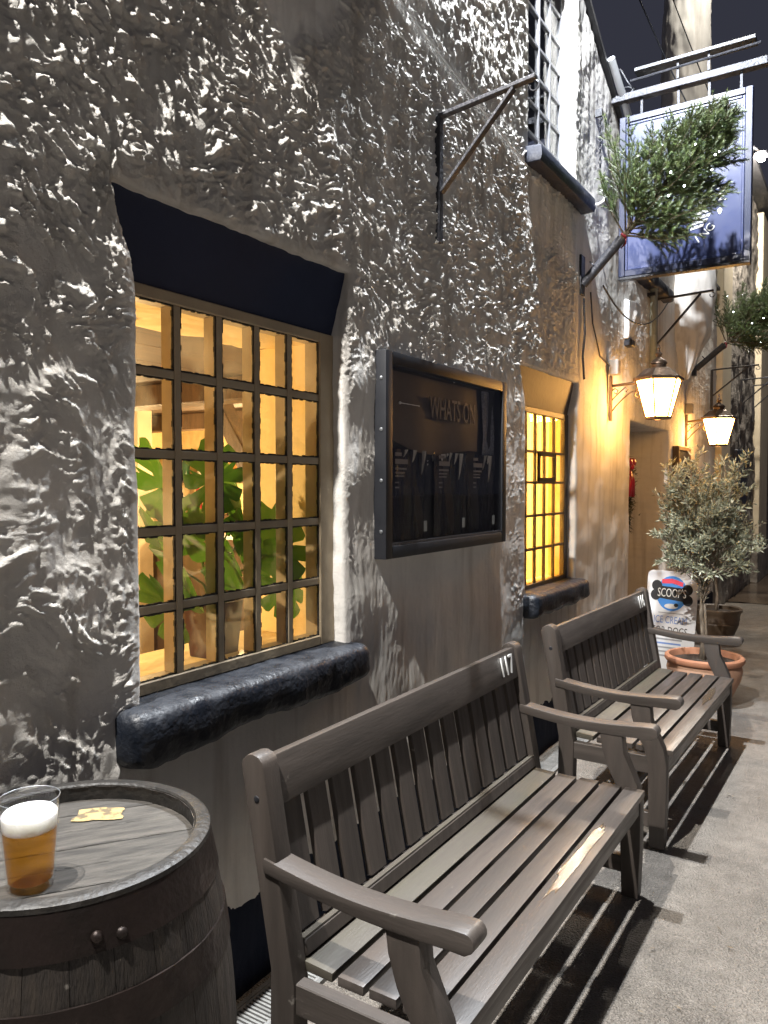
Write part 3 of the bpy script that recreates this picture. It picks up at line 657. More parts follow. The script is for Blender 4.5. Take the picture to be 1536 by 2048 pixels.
# ------------------------------------------------------------------ chimney stack (round, corbelled out of the wall)
def rough_column(cx, cy, prof, name, mat, parent, n=72, seed=200, amp=.02):
    z = np.linspace(prof[0][1], prof[-1][1], 130); r = np.interp(z, [p[1] for p in prof], [p[0] for p in prof])
    vv = []; a = np.linspace(0, 2 * np.pi, n, endpoint=False)
    for i in range(len(z)):
        c_, s_ = np.cos(a), np.sin(a)
        h = amp * (fbm(c_ * 2.2 + z[i] * 1.3, s_ * 2.2 + z[i] * 2.2, 3, seed) + .6 * np.maximum(0, pn(c_ * 6 + z[i] * 5, s_ * 6 + z[i] * 7, seed + 4)))
        rr = r[i] + h
        vv += list(zip(cx + rr * c_, cy + rr * s_, np.full(n, z[i])))
    mb = MB(); mb.add(vv, [(i * n + k, i * n + (k + 1) % n, (i + 1) * n + (k + 1) % n, (i + 1) * n + k) for i in range(len(z) - 1) for k in range(n)])
    return mb.build(name, mat, parent, smooth='all', fix=False)
rough_column(.02, 8.12, [(.05, 2.65), (.26, 3.1), (.30, 3.6), (.24, 4.2), (.225, 5.2), (.20, 7.5)], 'chimney', M['wall'], pub, amp=.03)
# ------------------------------------------------------------------ neighbouring building farther along
nb = empty('stone_building', (0, 10.2, 0), label='far stone building with cream painted pilasters beyond the pub', cat='building')
y2 = np.arange(0, 12, .05); z2 = np.arange(0, 6.11, .05)
A, B = np.meshgrid(y2, z2, indexing='ij')
h2 = .05 * fbm(A / .5, B / .5, 3, 300) + .035 * np.maximum(0, pn(A / .16, B / .13, 305))
link('wall', grid_mesh('stone_wall', np.stack([h2 - .02, A, B], -1).reshape(-1, 3), len(y2), len(z2)), M['stone'], nb)
MB().box((-4, .02, 0), (-.12, 12, 6.05)).build('building_core', M['slate'], nb)
MB().box((-4, -.05, 6.1), (.2, 12.1, 6.18)).build('roof', M['slate'], nb)
for a, b, c, d in ((.05, .72, .6, 6.0), (3.85, 4.95, .52, 6.05)): MB().box((-.05, a, c), (.07, b, d)).build('pilaster', M['pilaster'], nb, bevel=.01)
MB().box((-.05, 3.6, 0), (.09, 6.2, .50)).build('plinth', M['stone'], nb, bevel=.01)
MB().box((-.05, 1.6, .9), (.05, 2.5, 2.1)).build('shutter', M['navy'], nb, bevel=.01)
# ================================================================== BENCHES
def make_bench(loc, rz, label, number):
    """local frame: x = 0 at the rear of the seat line .42 m behind the front, y along the length, z up"""
    t = empty('bench', loc, rz, label, 'bench', 'wooden benches along the pub wall')
    L = .82; rk = (.10 / .505)               # rake of the back
    def bx(z): return 0.0 - max(0, z - .43) * rk
    for s in (-1, 1):
        ya, yb = sorted((s * L, s * (L - .058)))
        # rear post: leg and raked back in one
        poly = [(-.045, 0), (.03, 0), (.035, .40), (bx(.86) + .036, .86)]
        for k in range(7):
            a = math.pi * k / 6
            poly.append((bx(.90) + .0 + .037 * math.cos(a), .905 + .034 * math.sin(a)))
        poly += [(-.038, .42)]
        p = MB().prism(poly, 'y', ya, yb).build('back_post', M['woodz'], t, bevel=.006, seg=2, smooth=True)
        for zz in (.83, .20): MB().sphere((bx(zz) + .0, s * (L + .0005), zz), .009, 10, 6, (1, .25, 1)).build('bolt', M['black_iron'], p)
        # front leg with the curved upper part
        fr = [(.445, 0), (.452, .20), (.452, .37), (.440, .44), (.408, .51), (.385, .56), (.378, .632)]
        bk = [(.292, .632), (.300, .57), (.322, .50), (.358, .43), (.374, .37), (.376, .20), (.382, 0)]
        MB().prism(fr + bk, 'y', ya, yb).build('front_leg', M['woodz'], t, bevel=.004, seg=2, smooth=True)
        # shaped armrest
        tp = []; bt = []
        for k in range(15):
            x = -.055 + .545 * k / 14; u = k / 14
            z = .672 + .020 * (1 - u) ** 2 - .016 * math.sin(math.pi * min(1, u * 1.05)) + .006 * u
            tp.append((x, z)); bt.append((x, z - .036 - .014 * u + .006 * math.sin(math.pi * u)))
        e = tp[-1]; tip = [(e[0] + .022 * math.sin(R(a)), e[1] - .024 + .024 * math.cos(R(a))) for a in (25, 50, 75, 100, 130)]
        yw0, yw1 = sorted((s * (L + .007), s * (L - .062)))
        MB().prism(tp + tip + bt[::-1], 'y', yw0, yw1).build('armrest', M['woodx'], t, bevel=.005, seg=2, smooth=True)
        # side rails
        y0, y1 = sorted((s * (L - .008), s * (L - .045)))
        MB().box((.03, y0, .325), (.376, y1, .402)).build('side_rail', M['woodx'], t, bevel=.003)
        MB().box((.028, y0, .085), (.378, y1, .150)).build('stretcher', M['woodx'], t, bevel=.003)
    Li = L - .060
    tilt = Matrix.Translation((bx(.865) + .006, 0, .865)) @ Matrix.Rotation(-math.atan(rk), 4, 'Y')
    tr = MB().box((-.018, -Li, -.068), (.018, Li, .056), tilt).build('top_rail', M['wood'], t, bevel=.005, seg=2, smooth=True)
    tl2 = Matrix.Translation((bx(.475) + .010, 0, .465)) @ Matrix.Rotation(-math.atan(rk), 4, 'Y')
    MB().box((-.018, -Li, -.030), (.024, Li, .012), tl2).build('lower_rail', M['woodz'], t, bevel=.004, smooth=True)
    MB().box((.002, -Li, .0123), (.022, Li, .0165), tl2).build('algae_line', M['mosswood'], t)
    pitch_ = 2 * Li / 14; sm = None
    for k in range(14):
        y = -Li + pitch_ * (k + .5)
        if sm is None:
            sm = MB().box((-.009, -.0400, -.165), (.009, .0400, .165)).mesh('back_slat', bevel=.002); sm.materials.append(M['woodz'])
        link('back_slat', sm, None, t, loc=(bx(.645) - .002, y, .645), rot=(0, -math.atan(rk), random.uniform(-.012, .012)))
    slat = MB().box((-.0370, -(L - .052), -.012), (.0370, L - .052, .012)).mesh('seat_slat', bevel=.003, seg=2, smooth=True)
    s2 = slat.copy(); slat.materials.append(M['wood']); s2.materials.append(M['mosswood'])
    xs = [.075, .1665, .258, .3495, .4215]
    for k, x in enumerate((.064, .163, .253, .343, .430)):
        yl = 0
        link('seat_slat', s2 if k == 0 else slat, None, t, scale=(1.28 if k == 0 else 1, 1, 1), loc=(x, 0, .418 + (.004 if k == 0 else 0) + random.uniform(-.0015, .0015)), rot=(0, R(2.5) if k == 0 else 0, random.uniform(-.0015, .0015)))
    MB().box((.424, -Li, .330), (.448, Li, .404)).build('apron', M['wood'], t, bevel=.003)
    MB().box((.03, -.02, .345), (.424, .02, .404)).build('cross_bearer', M['woodx'], t, bevel=.003)
    MB().box((.19, -(L - .05), .10), (.225, L - .05, .135)).build('foot_rail', M['wood'], t, bevel=.003)
    me = text_mesh(number, .105, .002, spacing=1.08)
    nm = link('number', me, M['white'], t)
    nm.matrix_local = tilt @ Matrix.Translation((.0215, Li - .10, -.006)) @ Euler((R(90), 0, R(90))).to_matrix().to_4x4() @ Matrix.Diagonal((.78, 1.05, 1, 1))
    return t
make_bench((.468, 2.225, 0), 0, 'nearer brown slatted wooden bench numbered 117 below the first window', '117')
make_bench((.478, 4.285, 0), R(-1.2), 'farther brown slatted wooden bench numbered 116 beside the terracotta pot', '116')
# spilt beer on the front slat of the near bench
def blob(cx, cy, rx, ry, z, n=48, seed=1, amp=.3):
    vv = [(cx, cy, z)]
    for k in range(n):
        a = 2 * math.pi * k / n; r = 1 + amp * float(fbm(np.array(math.cos(a) * 1.6 + 3), np.array(math.sin(a) * 1.6), 3, seed)) * 2
        vv.append((cx + rx * r * math.cos(a), cy + ry * r * math.sin(a), z - .0006))
    return vv, [(0, 1 + k, 1 + (k + 1) % n) for k in range(n)]
spm, n_, l_, b_ = newmat('spilt_beer_film'); b_.inputs['Base Color'].default_value = (.07, .05, .032, 1); b_.inputs['Roughness'].default_value = .07; b_.inputs['Specular IOR Level'].default_value = .8
tx = n_.new('ShaderNodeTexNoise'); tx.inputs['Scale'].default_value = 120; bpn = n_.new('ShaderNodeBump'); bpn.inputs['Strength'].default_value = .25; bpn.inputs['Distance'].default_value = .002
l_.new(tx.outputs['Fac'], bpn.inputs['Height']); l_.new(bpn.outputs[0], b_.inputs['Normal'])
v_, f_ = blob(.892, 2.36, .021, .26, .4332, seed=31, amp=.35)
tag(MB().add(v_, f_).build('beer_spill', spm, None, smooth='all', fix=False), 'wet spill glinting gold on the front slat of the near bench', 'spill')
v_, f_ = blob(.905, 4.55, .02, .18, .4335, seed=37, amp=.3)
tag(MB().add(v_, f_).build('beer_spill', spm, None, smooth='all', fix=False), 'small wet spill on the front slat of the far bench', 'spill')
# ================================================================== BARREL AND BEER
bc = (.337, .915)
bar = empty('barrel', (bc[0], bc[1], 0), label='upright oak barrel used as a table at the left corner', cat='barrel')
HB = .92
def brad(z): u = (z / HB) * 2 - 1; return .268 + .054 * (1 - u * u)
NS = 26; vv = []; zsb = np.linspace(0, HB, 15)
for z in zsb:
    r = brad(z); hw = math.pi / NS * .985
    for (rr, a) in ((r, -hw), (r + .0025, 0), (r, hw), (r - .026, hw), (r - .026, -hw)): vv.append((rr * math.cos(a), rr * math.sin(a), z))
fs = [(i * 5 + k, i * 5 + (k + 1) % 5, i * 5 + 5 + (k + 1) % 5, i * 5 + 5 + k) for i in range(14) for k in range(5)] + [(4, 3, 2, 1, 0), tuple(70 + k for k in range(5))]
smesh = MB().add(vv, fs).mesh('stave', smooth=True); smesh.materials.append(M['stave'])
for k in range(NS): link('stave', smesh, None, bar, rot=(0, 0, 2 * math.pi * k / NS))
# dark charred lip on top of the staves
MB().lathe([(.2426, HB - .03), (.2426, HB + .002), (.246, HB + .006), (.266, HB + .006), (.2735, HB + .002), (.2745, HB - .007)], 96).build('rim', M['rim'], bar, smooth=True)
for (z0, z1, th) in ((HB - .083, HB - .008, .004), (.70, .765, .004), (.20, .26, .004), (.01, .08, .004)):
    r0, r1 = brad(z0) + th, brad(z1) + th
    h = MB().lathe([(r0 - .006, z0), (r0, z0), (r1, z1), (r1 - .006, z1)], 96).build('hoop', M['hoop'], bar, smooth=True)
    for a in (-26, -18) if z0 > .8 else (-60, -52):
        rr = (r0 + r1) / 2 + .001; MB().sphere((rr * math.cos(R(a)), rr * math.sin(R(a)), (z0 + z1) / 2 - .004 * (a + 43)*.2), .011, 10, 6).build('rivet', M['hoop'], h, smooth='all')
nbd = 6; wbd = .484 / nbd; ang = R(55)
for k in range(nbd):
    a, b = -.242 + k * wbd + .0012, -.242 + (k + 1) * wbd - .0012; pl = []
    for q in np.linspace(a, b, 9): pl.append((math.sqrt(max(0, .2424 ** 2 - q * q)), q))
    for q in np.linspace(b, a, 9): pl.append((-math.sqrt(max(0, .2424 ** 2 - q * q)), q))
    MB().prism(pl, 'z', HB - .055, HB - .030 + (.001 if k % 2 else 0)).build('head_board', M['oak'], bar, rot=(0, 0, ang), bevel=.0015)
# torn yellow sticker left on the head
vv = [(0, 0, 0)]; rr = random.Random(4)
for k in range(26):
    a = 2 * math.pi * k / 26; q = 1 / max(abs(math.cos(a)), abs(math.sin(a))) * rr.uniform(.86, 1.04); vv.append((.052 * q * math.cos(a), .033 * q * math.sin(a), 0))
MB().add(vv, [(0, 1 + k, 1 + (k + 1) % 26) for k in range(26)]).build('sticker_remnant', pm('torn_yellow_sticker', (.42, .31, .13), (.13, .10, .06), 45, .6, thr=(.47, .6)), bar, loc=(-.079, .137, HB - .0275), rot=(0, 0, R(40)), fix=False)
gl = empty('beer_glass', (.404, .796, HB - .0285), label='tumbler of amber beer with a white head on the barrel', cat='glass'); gl.scale = (1.18, 1.18, 1.06)
gm_ = pane_mat('clear_tumbler', bump=.0)
bm_, n_, l_, b_ = newmat('amber_beer'); b_.inputs['Base Color'].default_value = (.34, .15, .028, 1); b_.inputs['Roughness'].default_value = .08
tl_ = n_.new('ShaderNodeBsdfTranslucent'); tl_.inputs[0].default_value = (.95, .55, .12, 1)
tp_ = n_.new('ShaderNodeBsdfTransparent'); tp_.inputs[0].default_value = (.95, .68, .26, 1)
m1_ = n_.new('ShaderNodeMixShader'); m1_.inputs[0].default_value = .55; m2_ = n_.new('ShaderNodeMixShader'); m2_.inputs[0].default_value = .70
l_.new(b_.outputs[0], m1_.inputs[1]); l_.new(tl_.outputs[0], m1_.inputs[2]); l_.new(m1_.outputs[0], m2_.inputs[1]); l_.new(tp_.outputs[0], m2_.inputs[2]); l_.new(m2_.outputs[0], n_['Material Output'].inputs[0])
fo_ = pm('beer_foam', (.93, .91, .87), (.86, .83, .78), 60, .7, .5, 90)
gh_ = .150
fo_.node_tree.nodes['Principled BSDF'].inputs['Subsurface Weight'].default_value = .9; fo_.node_tree.nodes['Principled BSDF'].inputs['Subsurface Radius'].default_value = (.05, .05, .045); fo_.node_tree.nodes['Principled BSDF'].inputs['Subsurface Scale'].default_value = 1.0
MB().lathe([(.001, .0), (.031, 0), (.0335, .004), (.0435, gh_ - .001), (.0430, gh_ + .0005), (.0418, gh_ - .001), (.0318, .012), (.001, .010)], 48).build('tumbler', gm_, gl, smooth=True)
MB().lathe([(.0426 + .0007 * math.cos(a), gh_ + .0007 * math.sin(a)) for a in np.linspace(0, 2 * math.pi, 9)], 48).build('lip', M['steel'], gl, smooth='all')
MB().lathe([(.001, .0125), (.0312, .0135), (.0378, .098), (.001, .098)], 48).build('beer', bm_, gl, smooth=True)
fv = [(.001, .0983), (.0376, .0983), (.0396, .122), (.036, .127), (.02, .129), (.012, .134), (.001, .136)]
MB().lathe(fv, 48).build('foam', fo_, gl, smooth=True)
# ================================================================== NOTICE BOARD
nbx = empty('notice_board', (.0, 3.115, 1.717), label='large black framed glazed notice case on the wall between the windows', cat='notice board')
W2, H2 = .582, .409
fr = MB()
for a, b in (((-W2, -H2), (-W2 + .05, H2)), ((W2 - .05, -H2), (W2, H2)), ((-W2 + .05, -H2), (W2 - .05, -H2 + .05)), ((-W2 + .05, H2 - .05), (W2 - .05, H2))): fr.box((-.03, a[0], a[1]), (.052, b[0], b[1]))
fr.build('frame', pm('near_black_frame_paint', (.011, .012, .016), (.017, .018, .022), 9, .5), nbx, bevel=.004, seg=2, smooth=True)
MB().box((-.028, -W2 + .05, -H2 + .05), (.006, W2 - .05, H2 - .05)).build('backing', pm('notice_backing', (.022, .022, .025), (.03, .03, .032), 6, .6), nbx)
MB().box((.042, -W2 + .045, -H2 + .045), (.045, W2 - .045, H2 - .045)).build('glazing', M['case_glass'], nbx)
MB().box((.046, -W2 + .05, -H2 + .052), (.050, W2 - .05, -H2 + .062)).build('hinge_bar', M['grey_iron'], nbx)
for k in range(4): MB().sphere((.03, -W2 - .001, -.3 + .2 * k), .008, 8, 5, (1, .4, 1)).build('screw', M['steel'], nbx)
hm = pm('curled_brown_header_card', (.085, .066, .055), (.11, .085, .07), 5, .55)
ny = 40; vv = []
for i in range(ny):
    y = -.49 + .80 * i / (ny - 1); u = i / (ny - 1)
    bot_ = .02 + .05 * (1 - u) ** 2 - .025 * math.sin(u * 5)
    curl = .012 + .010 * math.sin(u * 6.0) ** 2
    vv += [(.006 + curl * .3, y, .345), (.006 + curl, y, (bot_ + .345) / 2), (.006 + curl * .6, y, bot_)]
MB().add(vv, [(3 * i + k, 3 * i + 3 + k, 3 * i + 4 + k, 3 * i + 1 + k) for i in range(ny - 1) for k in range(2)]).build('header_card', hm, nbx, smooth='all', fix=False)
vv = []
for i in range(10):
    y = .36 + .15 * i / 9; vv += [(.012 + .012 * math.sin(i * .6), y, .345), (.014 + .012 * math.sin(i * .6 + 1), y, .12), (.012, y, -.02)]
MB().add(vv, [(3 * i + k, 3 * i + 3 + k, 3 * i + 4 + k, 3 * i + 1 + k) for i in range(9) for k in range(2)]).build('loose_strip', pm('speckled_grey_paper', (.10, .10, .12), (.25, .25, .27), 90, .4), nbx, smooth='all', fix=False)
lt = link('lettering', text_mesh("WHATS ON", .135, .002), pm('faded_brass_letters', (.20, .17, .145), None, rough=.35), nbx, loc=(.031, .03, .215), rot=ROT_WALL); lt.scale = (.62, 1.0, 1)
MB().box((.029, -.43, .214), (.0305, -.28, .217)).build('rule_line', M['white'], nbx)
MB().sphere((.030, -.44, .2155), .006, 8, 6).build('rule_dot', M['white'], nbx)
pmat = pm('dark_glossy_poster', (.020, .022, .032), (.04, .034, .034), 3, .22, 1.0, 7, stretch=(1, 1, .22), dist=.06)
slv = pm('sleeve_painted_highlights', (.55, .50, .44), (.10, .09, .085), 16, .25, .6, 30, stretch=(1, 1, .2))  # curled plastic; its wrinkle highlights are painted in as pale streaks
ptx = flat('poster_print', (.22, .2, .19)); pwt = flat('poster_white_patch', (.45, .47, .45))
for k, (y0, y1) in enumerate(((-.50, -.20), (-.13, .165), (.215, .50))):
    nn = 16; vv = []
    for i in range(nn):
        u = i / (nn - 1); y = y0 + (y1 - y0) * u
        for j in range(8):
            v = j / 7; vv.append((.010 + .010 * math.sin(u * 5 + k * 1.3 + v * 1.2) * (.4 + .6 * v) + .012 * v * v * u, y, -.345 + .375 * v))
    p = MB().add(vv, [(8 * i + j, 8 * i + 8 + j, 8 * i + 9 + j, 8 * i + 1 + j) for i in range(nn - 1) for j in range(7)]).build('poster', pmat, nbx, smooth='all', fix=False)
    for q, (w, h, z) in enumerate(((.05, .014, .0), (.10, .02, -.032), (.09, .008, -.055), (.075, .006, -.07), (.07, .006, -.084), (.03, .006, -.11), (.03, .006, -.13))):
        MB().box((.034, y0 + .015, z), (.0352, y0 + .015 + w, z + h)).build('print_line', ptx, p)
    for (ya_, wd_, dp_) in ((.36 + .09 * k, .022, .03 + .02 * k), (.60 + .05 * k, .030, .05), (.86 - .05 * k, .038, .10 + .02 * k)):
        yy_ = y0 + (y1 - y0) * ya_; vv = []
        for i in range(7):
            u = i / 6
            for j in range(5):
                v = j / 4; vv.append((.018 + .0215 * v ** .7 * (.6 + .4 * math.sin(u * math.pi)), yy_ + wd_ * (u - .5) * (.25 + .75 * v), .028 - dp_ * (1 - v)))
        MB().add(vv, [(5 * i + j, 5 * i + 5 + j, 5 * i + 6 + j, 5 * i + 1 + j) for i in range(6) for j in range(4)]).build('sleeve_highlight_curl', slv, p, smooth='all', fix=False)
    MB().box((.034, y1 - .05, -.315), (.0352, y1 - .025, -.27)).build('print_patch', pwt, p)
# second, small notice board beyond the door
s2n = empty('notice_board', (.02, 8.13, 1.62), label='small black notice board on the wall beyond the doorway', cat='notice board')
fr = MB()
for a, b in (((-.30, -.36), (-.26, .36)), ((.26, -.36), (.30, .36)), ((-.26, -.36), (.26, -.32)), ((-.26, .32), (.26, .36))): fr.box((-.03, a[0], a[1]), (.04, b[0], b[1]))
fr.build('frame', M['timber'], s2n, bevel=.004)
MB().box((-.03, -.26, -.32), (.02, .26, .32)).build('backing', M['navy'], s2n)
MB().box((.021, -.24, -.1), (.0225, -.12, .24)).build('paper_sheet', flat('yellowed_paper', (.5, .4, .2)), s2n)
# ================================================================== WALL LANTERNS
def lantern(loc, label, s=1.0, hx=.345):
    t = empty('wall_lantern', loc, 0, label, 'lantern', 'wall lanterns either side of the door')
    MB().box((0, -.018, -.17), (.018, .018, .16)).build('backplate', M['copper'], t, bevel=.003)
    MB().box((0, -.035, .162), (.07, .035, .27)).build('junction_box', pm('grey_box_paint', (.32, .30, .27), (.26, .24, .22), 9, .5), t, bevel=.006)
    MB().tube([(.015, 0, .085), (hx * .5, 0, .095), (hx - .10, 0, .11), (hx - .06, 0, .115)], .011, 8).build('arm', M['copper'], t, smooth='all')
    sc = MB(); pts = []
    for k in range(26):
        a = k / 25; th = a * 2.3 * 2 * math.pi * .62; r = .036 * (1 - .72 * a)
        pts.append((hx * .48 + .02 + r * math.sin(th) + .02, 0, .015 - .02 + r * math.cos(th) + .02))
    sc.tube([(.018, 0, -.10), (.05, 0, -.06), (.10, 0, -.01), (.15, 0, .028)] + pts, .0055, 6)
    sc.tube([(.018, 0, .05), (.04, 0, .065), (.062, 0, .05), (.05, 0, .025), (.034, 0, .035)], .005, 6)
    sc.tube([(.018, 0, -.02), (.045, 0, .01), (.085, 0, .045), (.115, 0, .07), (.135, 0, .05), (.118, 0, .035)], .005, 6)
    sc.build('scroll', M['copper'], t, smooth='all')
    c = (hx, 0, 0); n = 6; r0, r1, z0, z1 = .088, .158, -.155, .095; ro = R(30)
    P_ = lambda r, k, z: Vector((hx + r * math.cos(ro + 2 * math.pi * k / n), r * math.sin(ro + 2 * math.pi * k / n), z))
    for k in range(n):
        a, b, cc, d = P_(r0 * .98, k, z0), P_(r0 * .98, k + 1, z0), P_(r1 * .98, k + 1, z1), P_(r1 * .98, k, z1)
        MB().add([a, b, cc, d], [(0, 1, 2, 3)]).build('glass_pane', M['glass_lantern'], t)
        MB().tube([P_(r0, k, z0 - .004), P_(r1, k, z1 + .004)], .0065, 6).build('frame_bar', M['copper'], t)
    MB().lathe([(r0 * .3, z0 - .02), (r0 * 1.02, z0 - .016), (r0 * 1.06, z0), (r0 * .9, z0 + .002)], 6, c, rot0=ro).build('base_ring', M['copper'], t)
    rf = MB().lathe([(r1 * 1.0, z1), (r1 * 1.13, z1 + .002), (r1 * 1.14, z1 + .022), (r1 * 1.02, z1 + .028), (r1 * .60, z1 + .085), (r1 * .44, z1 + .095), (.001, z1 + .10)], 6, c, rot0=ro).build('lantern_roof', M['copper'], t)
    MB().lathe([(.050, z1 + .095), (.052, z1 + .118), (.060, z1 + .122), (.060, z1 + .128), (.042, z1 + .150), (.018, z1 + .165), (.012, z1 + .172), (.022, z1 + .185), (.024, z1 + .195), (.010, z1 + .208), (.006, z1 + .225), (.012, z1 + .236), (.001, z1 + .262)], 16, c).build('finial', M['copper'], t, smooth=True)
    return t
lantern((.012, 5.66, 2.237), 'lit copper wall lantern before the doorway, nearer of the two')
lantern((.012, 8.38, 2.165), 'lit copper wall lantern beyond the doorway, farther of the two', hx=.315)
# ================================================================== IRON BRACKETS
def bracket(loc, proj, drop, mat, label, rise=.05, w=.03, wire=False):
    t = empty('iron_bracket', loc, 0, label, 'bracket', 'empty iron wall brackets')
    MB().box((-.015, -w / 2, -drop - .22), (.012, w / 2, .0)).build('wall_bar', mat, t, bevel=.002)
    M1 = Matrix.Rotation(-math.atan(rise / proj), 4, 'Y')
    MB().box((0, -w / 2, -.008), (proj, w / 2, .008), M1).build('arm', mat, t, bevel=.002)
    a = Vector((.012, 0, -drop)); b = Vector((proj * .78, 0, rise * .78 - .01)); d = b - a
    M2 = Matrix.Translation(a) @ Matrix.Rotation(-math.atan2(d.z, d.x), 4, 'Y')
    MB().box((0, -w / 2, -.007), (d.length, w / 2, .007), M2).build('brace', mat, t, bevel=.002)
    pts = [(proj - .01 + .02 * math.sin(a_), 0, rise - .035 - .02 * math.cos(a_)) for a_ in np.linspace(math.pi, -math.pi * .6, 10)]
    MB().tube(pts, .004, 6).build('hook', mat, t, smooth='all')
    return t
bracket((.012, 3.035, 3.216), .45, .33, M['grey_iron'], 'grey iron wall bracket above the notice case, nearest of the brackets', w=.034)
bracket((.01, 7.06, 3.23), .47, .39, M['black_iron'], 'black iron bracket on the wall above the doorway lantern', rise=.02)
bracket((.03, 9.75, 2.95), .50, .30, M['black_iron'], 'black iron bracket right above the farther lantern', rise=.02)
bracket((.05, 12.0, 3.09), .52, .34, M['black_iron'], 'black iron bracket on the far stone building, nearer of its two', rise=.02)
bracket((.05, 13.3, 3.15), .50, .34, M['black_iron'], 'farthest black iron bracket, on the stone building by the wide pilaster', rise=.02)
# ================================================================== HANGING SIGN
sg = empty('hanging_sign', (0, 5.70, 3.67), label='slate blue hanging pub sign with white lettering on an iron bracket', cat='sign')
x0, x1, hz = .062, .935, .568; xc = (x0 + x1) / 2
MB().box((x0 + .03, -.014, -hz + .03), (x1 - .03, .014, hz - .03)).build('panel', M['bluesign'], sg)
for rw, dd in ((.045, .030), (.018, .038)):
    fr = MB(); o = .0 if rw > .03 else .045
    a0, a1, b0, b1 = x0 + o, x1 - o, -hz + o, hz - o
    dd2 = dd if o == 0 else .021
    fr.box((a0, -dd2, b0), (a0 + rw, dd2, b1)); fr.box((a1 - rw, -dd2, b0), (a1, dd2, b1)); fr.box((a0 + rw, -dd2, b0), (a1 - rw, dd2, b0 + rw)); fr.box((a0 + rw, -dd2, b1 - rw), (a1 - rw, dd2, b1))
    fr.build('moulding', M['bluetrim'] if o == 0 else M['bluesign'], sg, bevel=.004, smooth=True)
MB().box((x0, -.034, -hz - .022), (x1, .034, -hz - .002)).build('drip_rail', M['black_iron'], sg, bevel=.003)
MB().box((-.02, -.035, .685), (1.02, .035, .735)).build('bracket_bar', M['grey_iron'], sg, bevel=.003)
MB().box((.17, -.07, .85), (.95, .05, .875)).build('light_trough', M['black_iron'], sg, bevel=.003)
MB().tube([(.14, -.05, .80), (.98, -.05, .82)], .008, 6).build('conduit', M['grey_iron'], sg)
for xx in (.21, .46, .66, .86): MB().box((xx - .008, -.006, hz), (xx + .008, .006, .684)).build('hanger', M['grey_iron'], sg); 
for xx in (.46, .66): MB().box((xx - .007, -.043, .736), (xx + .007, -.036, .848)).build('trough_stay', M['grey_iron'], sg)
sc = MB(); pts = [(.03 + .14 * k / 24 + .05 * (1 - k / 30) * math.sin(k * .5), 0, .76 + .05 * math.cos(k * .5) * (1 - k / 30)) for k in range(25)]
sc.tube(pts, .006, 6); sc.tube([(.0, 0, .95), (.06, 0, .92), (.10, 0, .84), (.16, 0, .74)], .007, 6); sc.build('scroll', M['black_iron'], sg, smooth='all')
# lettering on a ring, plus the pale emblem
rc = (.45, -.12); rr_ = .302
def ring_letter(ch, ang_, r, sz):
    a = R(ang_); me = text_mesh(ch, sz, .0015)
    link('lettering', me, M['white'], sg, loc=(rc[0] + r * math.cos(a), -.0165, rc[1] + r * math.sin(a)), rot=(R(90), R(90) - a if True else 0, 0))
for ch, an in (('I', 12), ('N', 0)): ring_letter(ch, an, rr_, .075)
for an in (-17, 197): MB().sphere((rc[0] + rr_ * math.cos(R(an)), -.0165, rc[1] + rr_ * math.sin(R(an))), .016, 12, 6, (1, .15, 1)).build('dot', M['white'], sg)
def ring_low(ch, an, sz):
    a = R(an); me = text_mesh(ch, sz, .0015)
    link('lettering', me, M['white'], sg, loc=(rc[0] + rr_ * math.cos(a), -.0165, rc[1] + rr_ * math.sin(a)), rot=(R(90), -(a + R(90)), 0))
for ch, an in (('G', -40), ('N', -50), ('I', -60.5)): ring_low(ch, an, .075)
for k in range(6):
    zz = -.30 + k * .032; xr = rc[0] + .235 - .010 * abs(k - 2.5) ** 1.6; xl = rc[0] + .10 + .008 * k
    MB().prism([(xl, zz - .012), (xr - .01, zz), (xr, zz + .020), (xl + .01, zz + .010)], 'y', -.0175, -.0155).build('emblem_stripe', M['white'], sg)
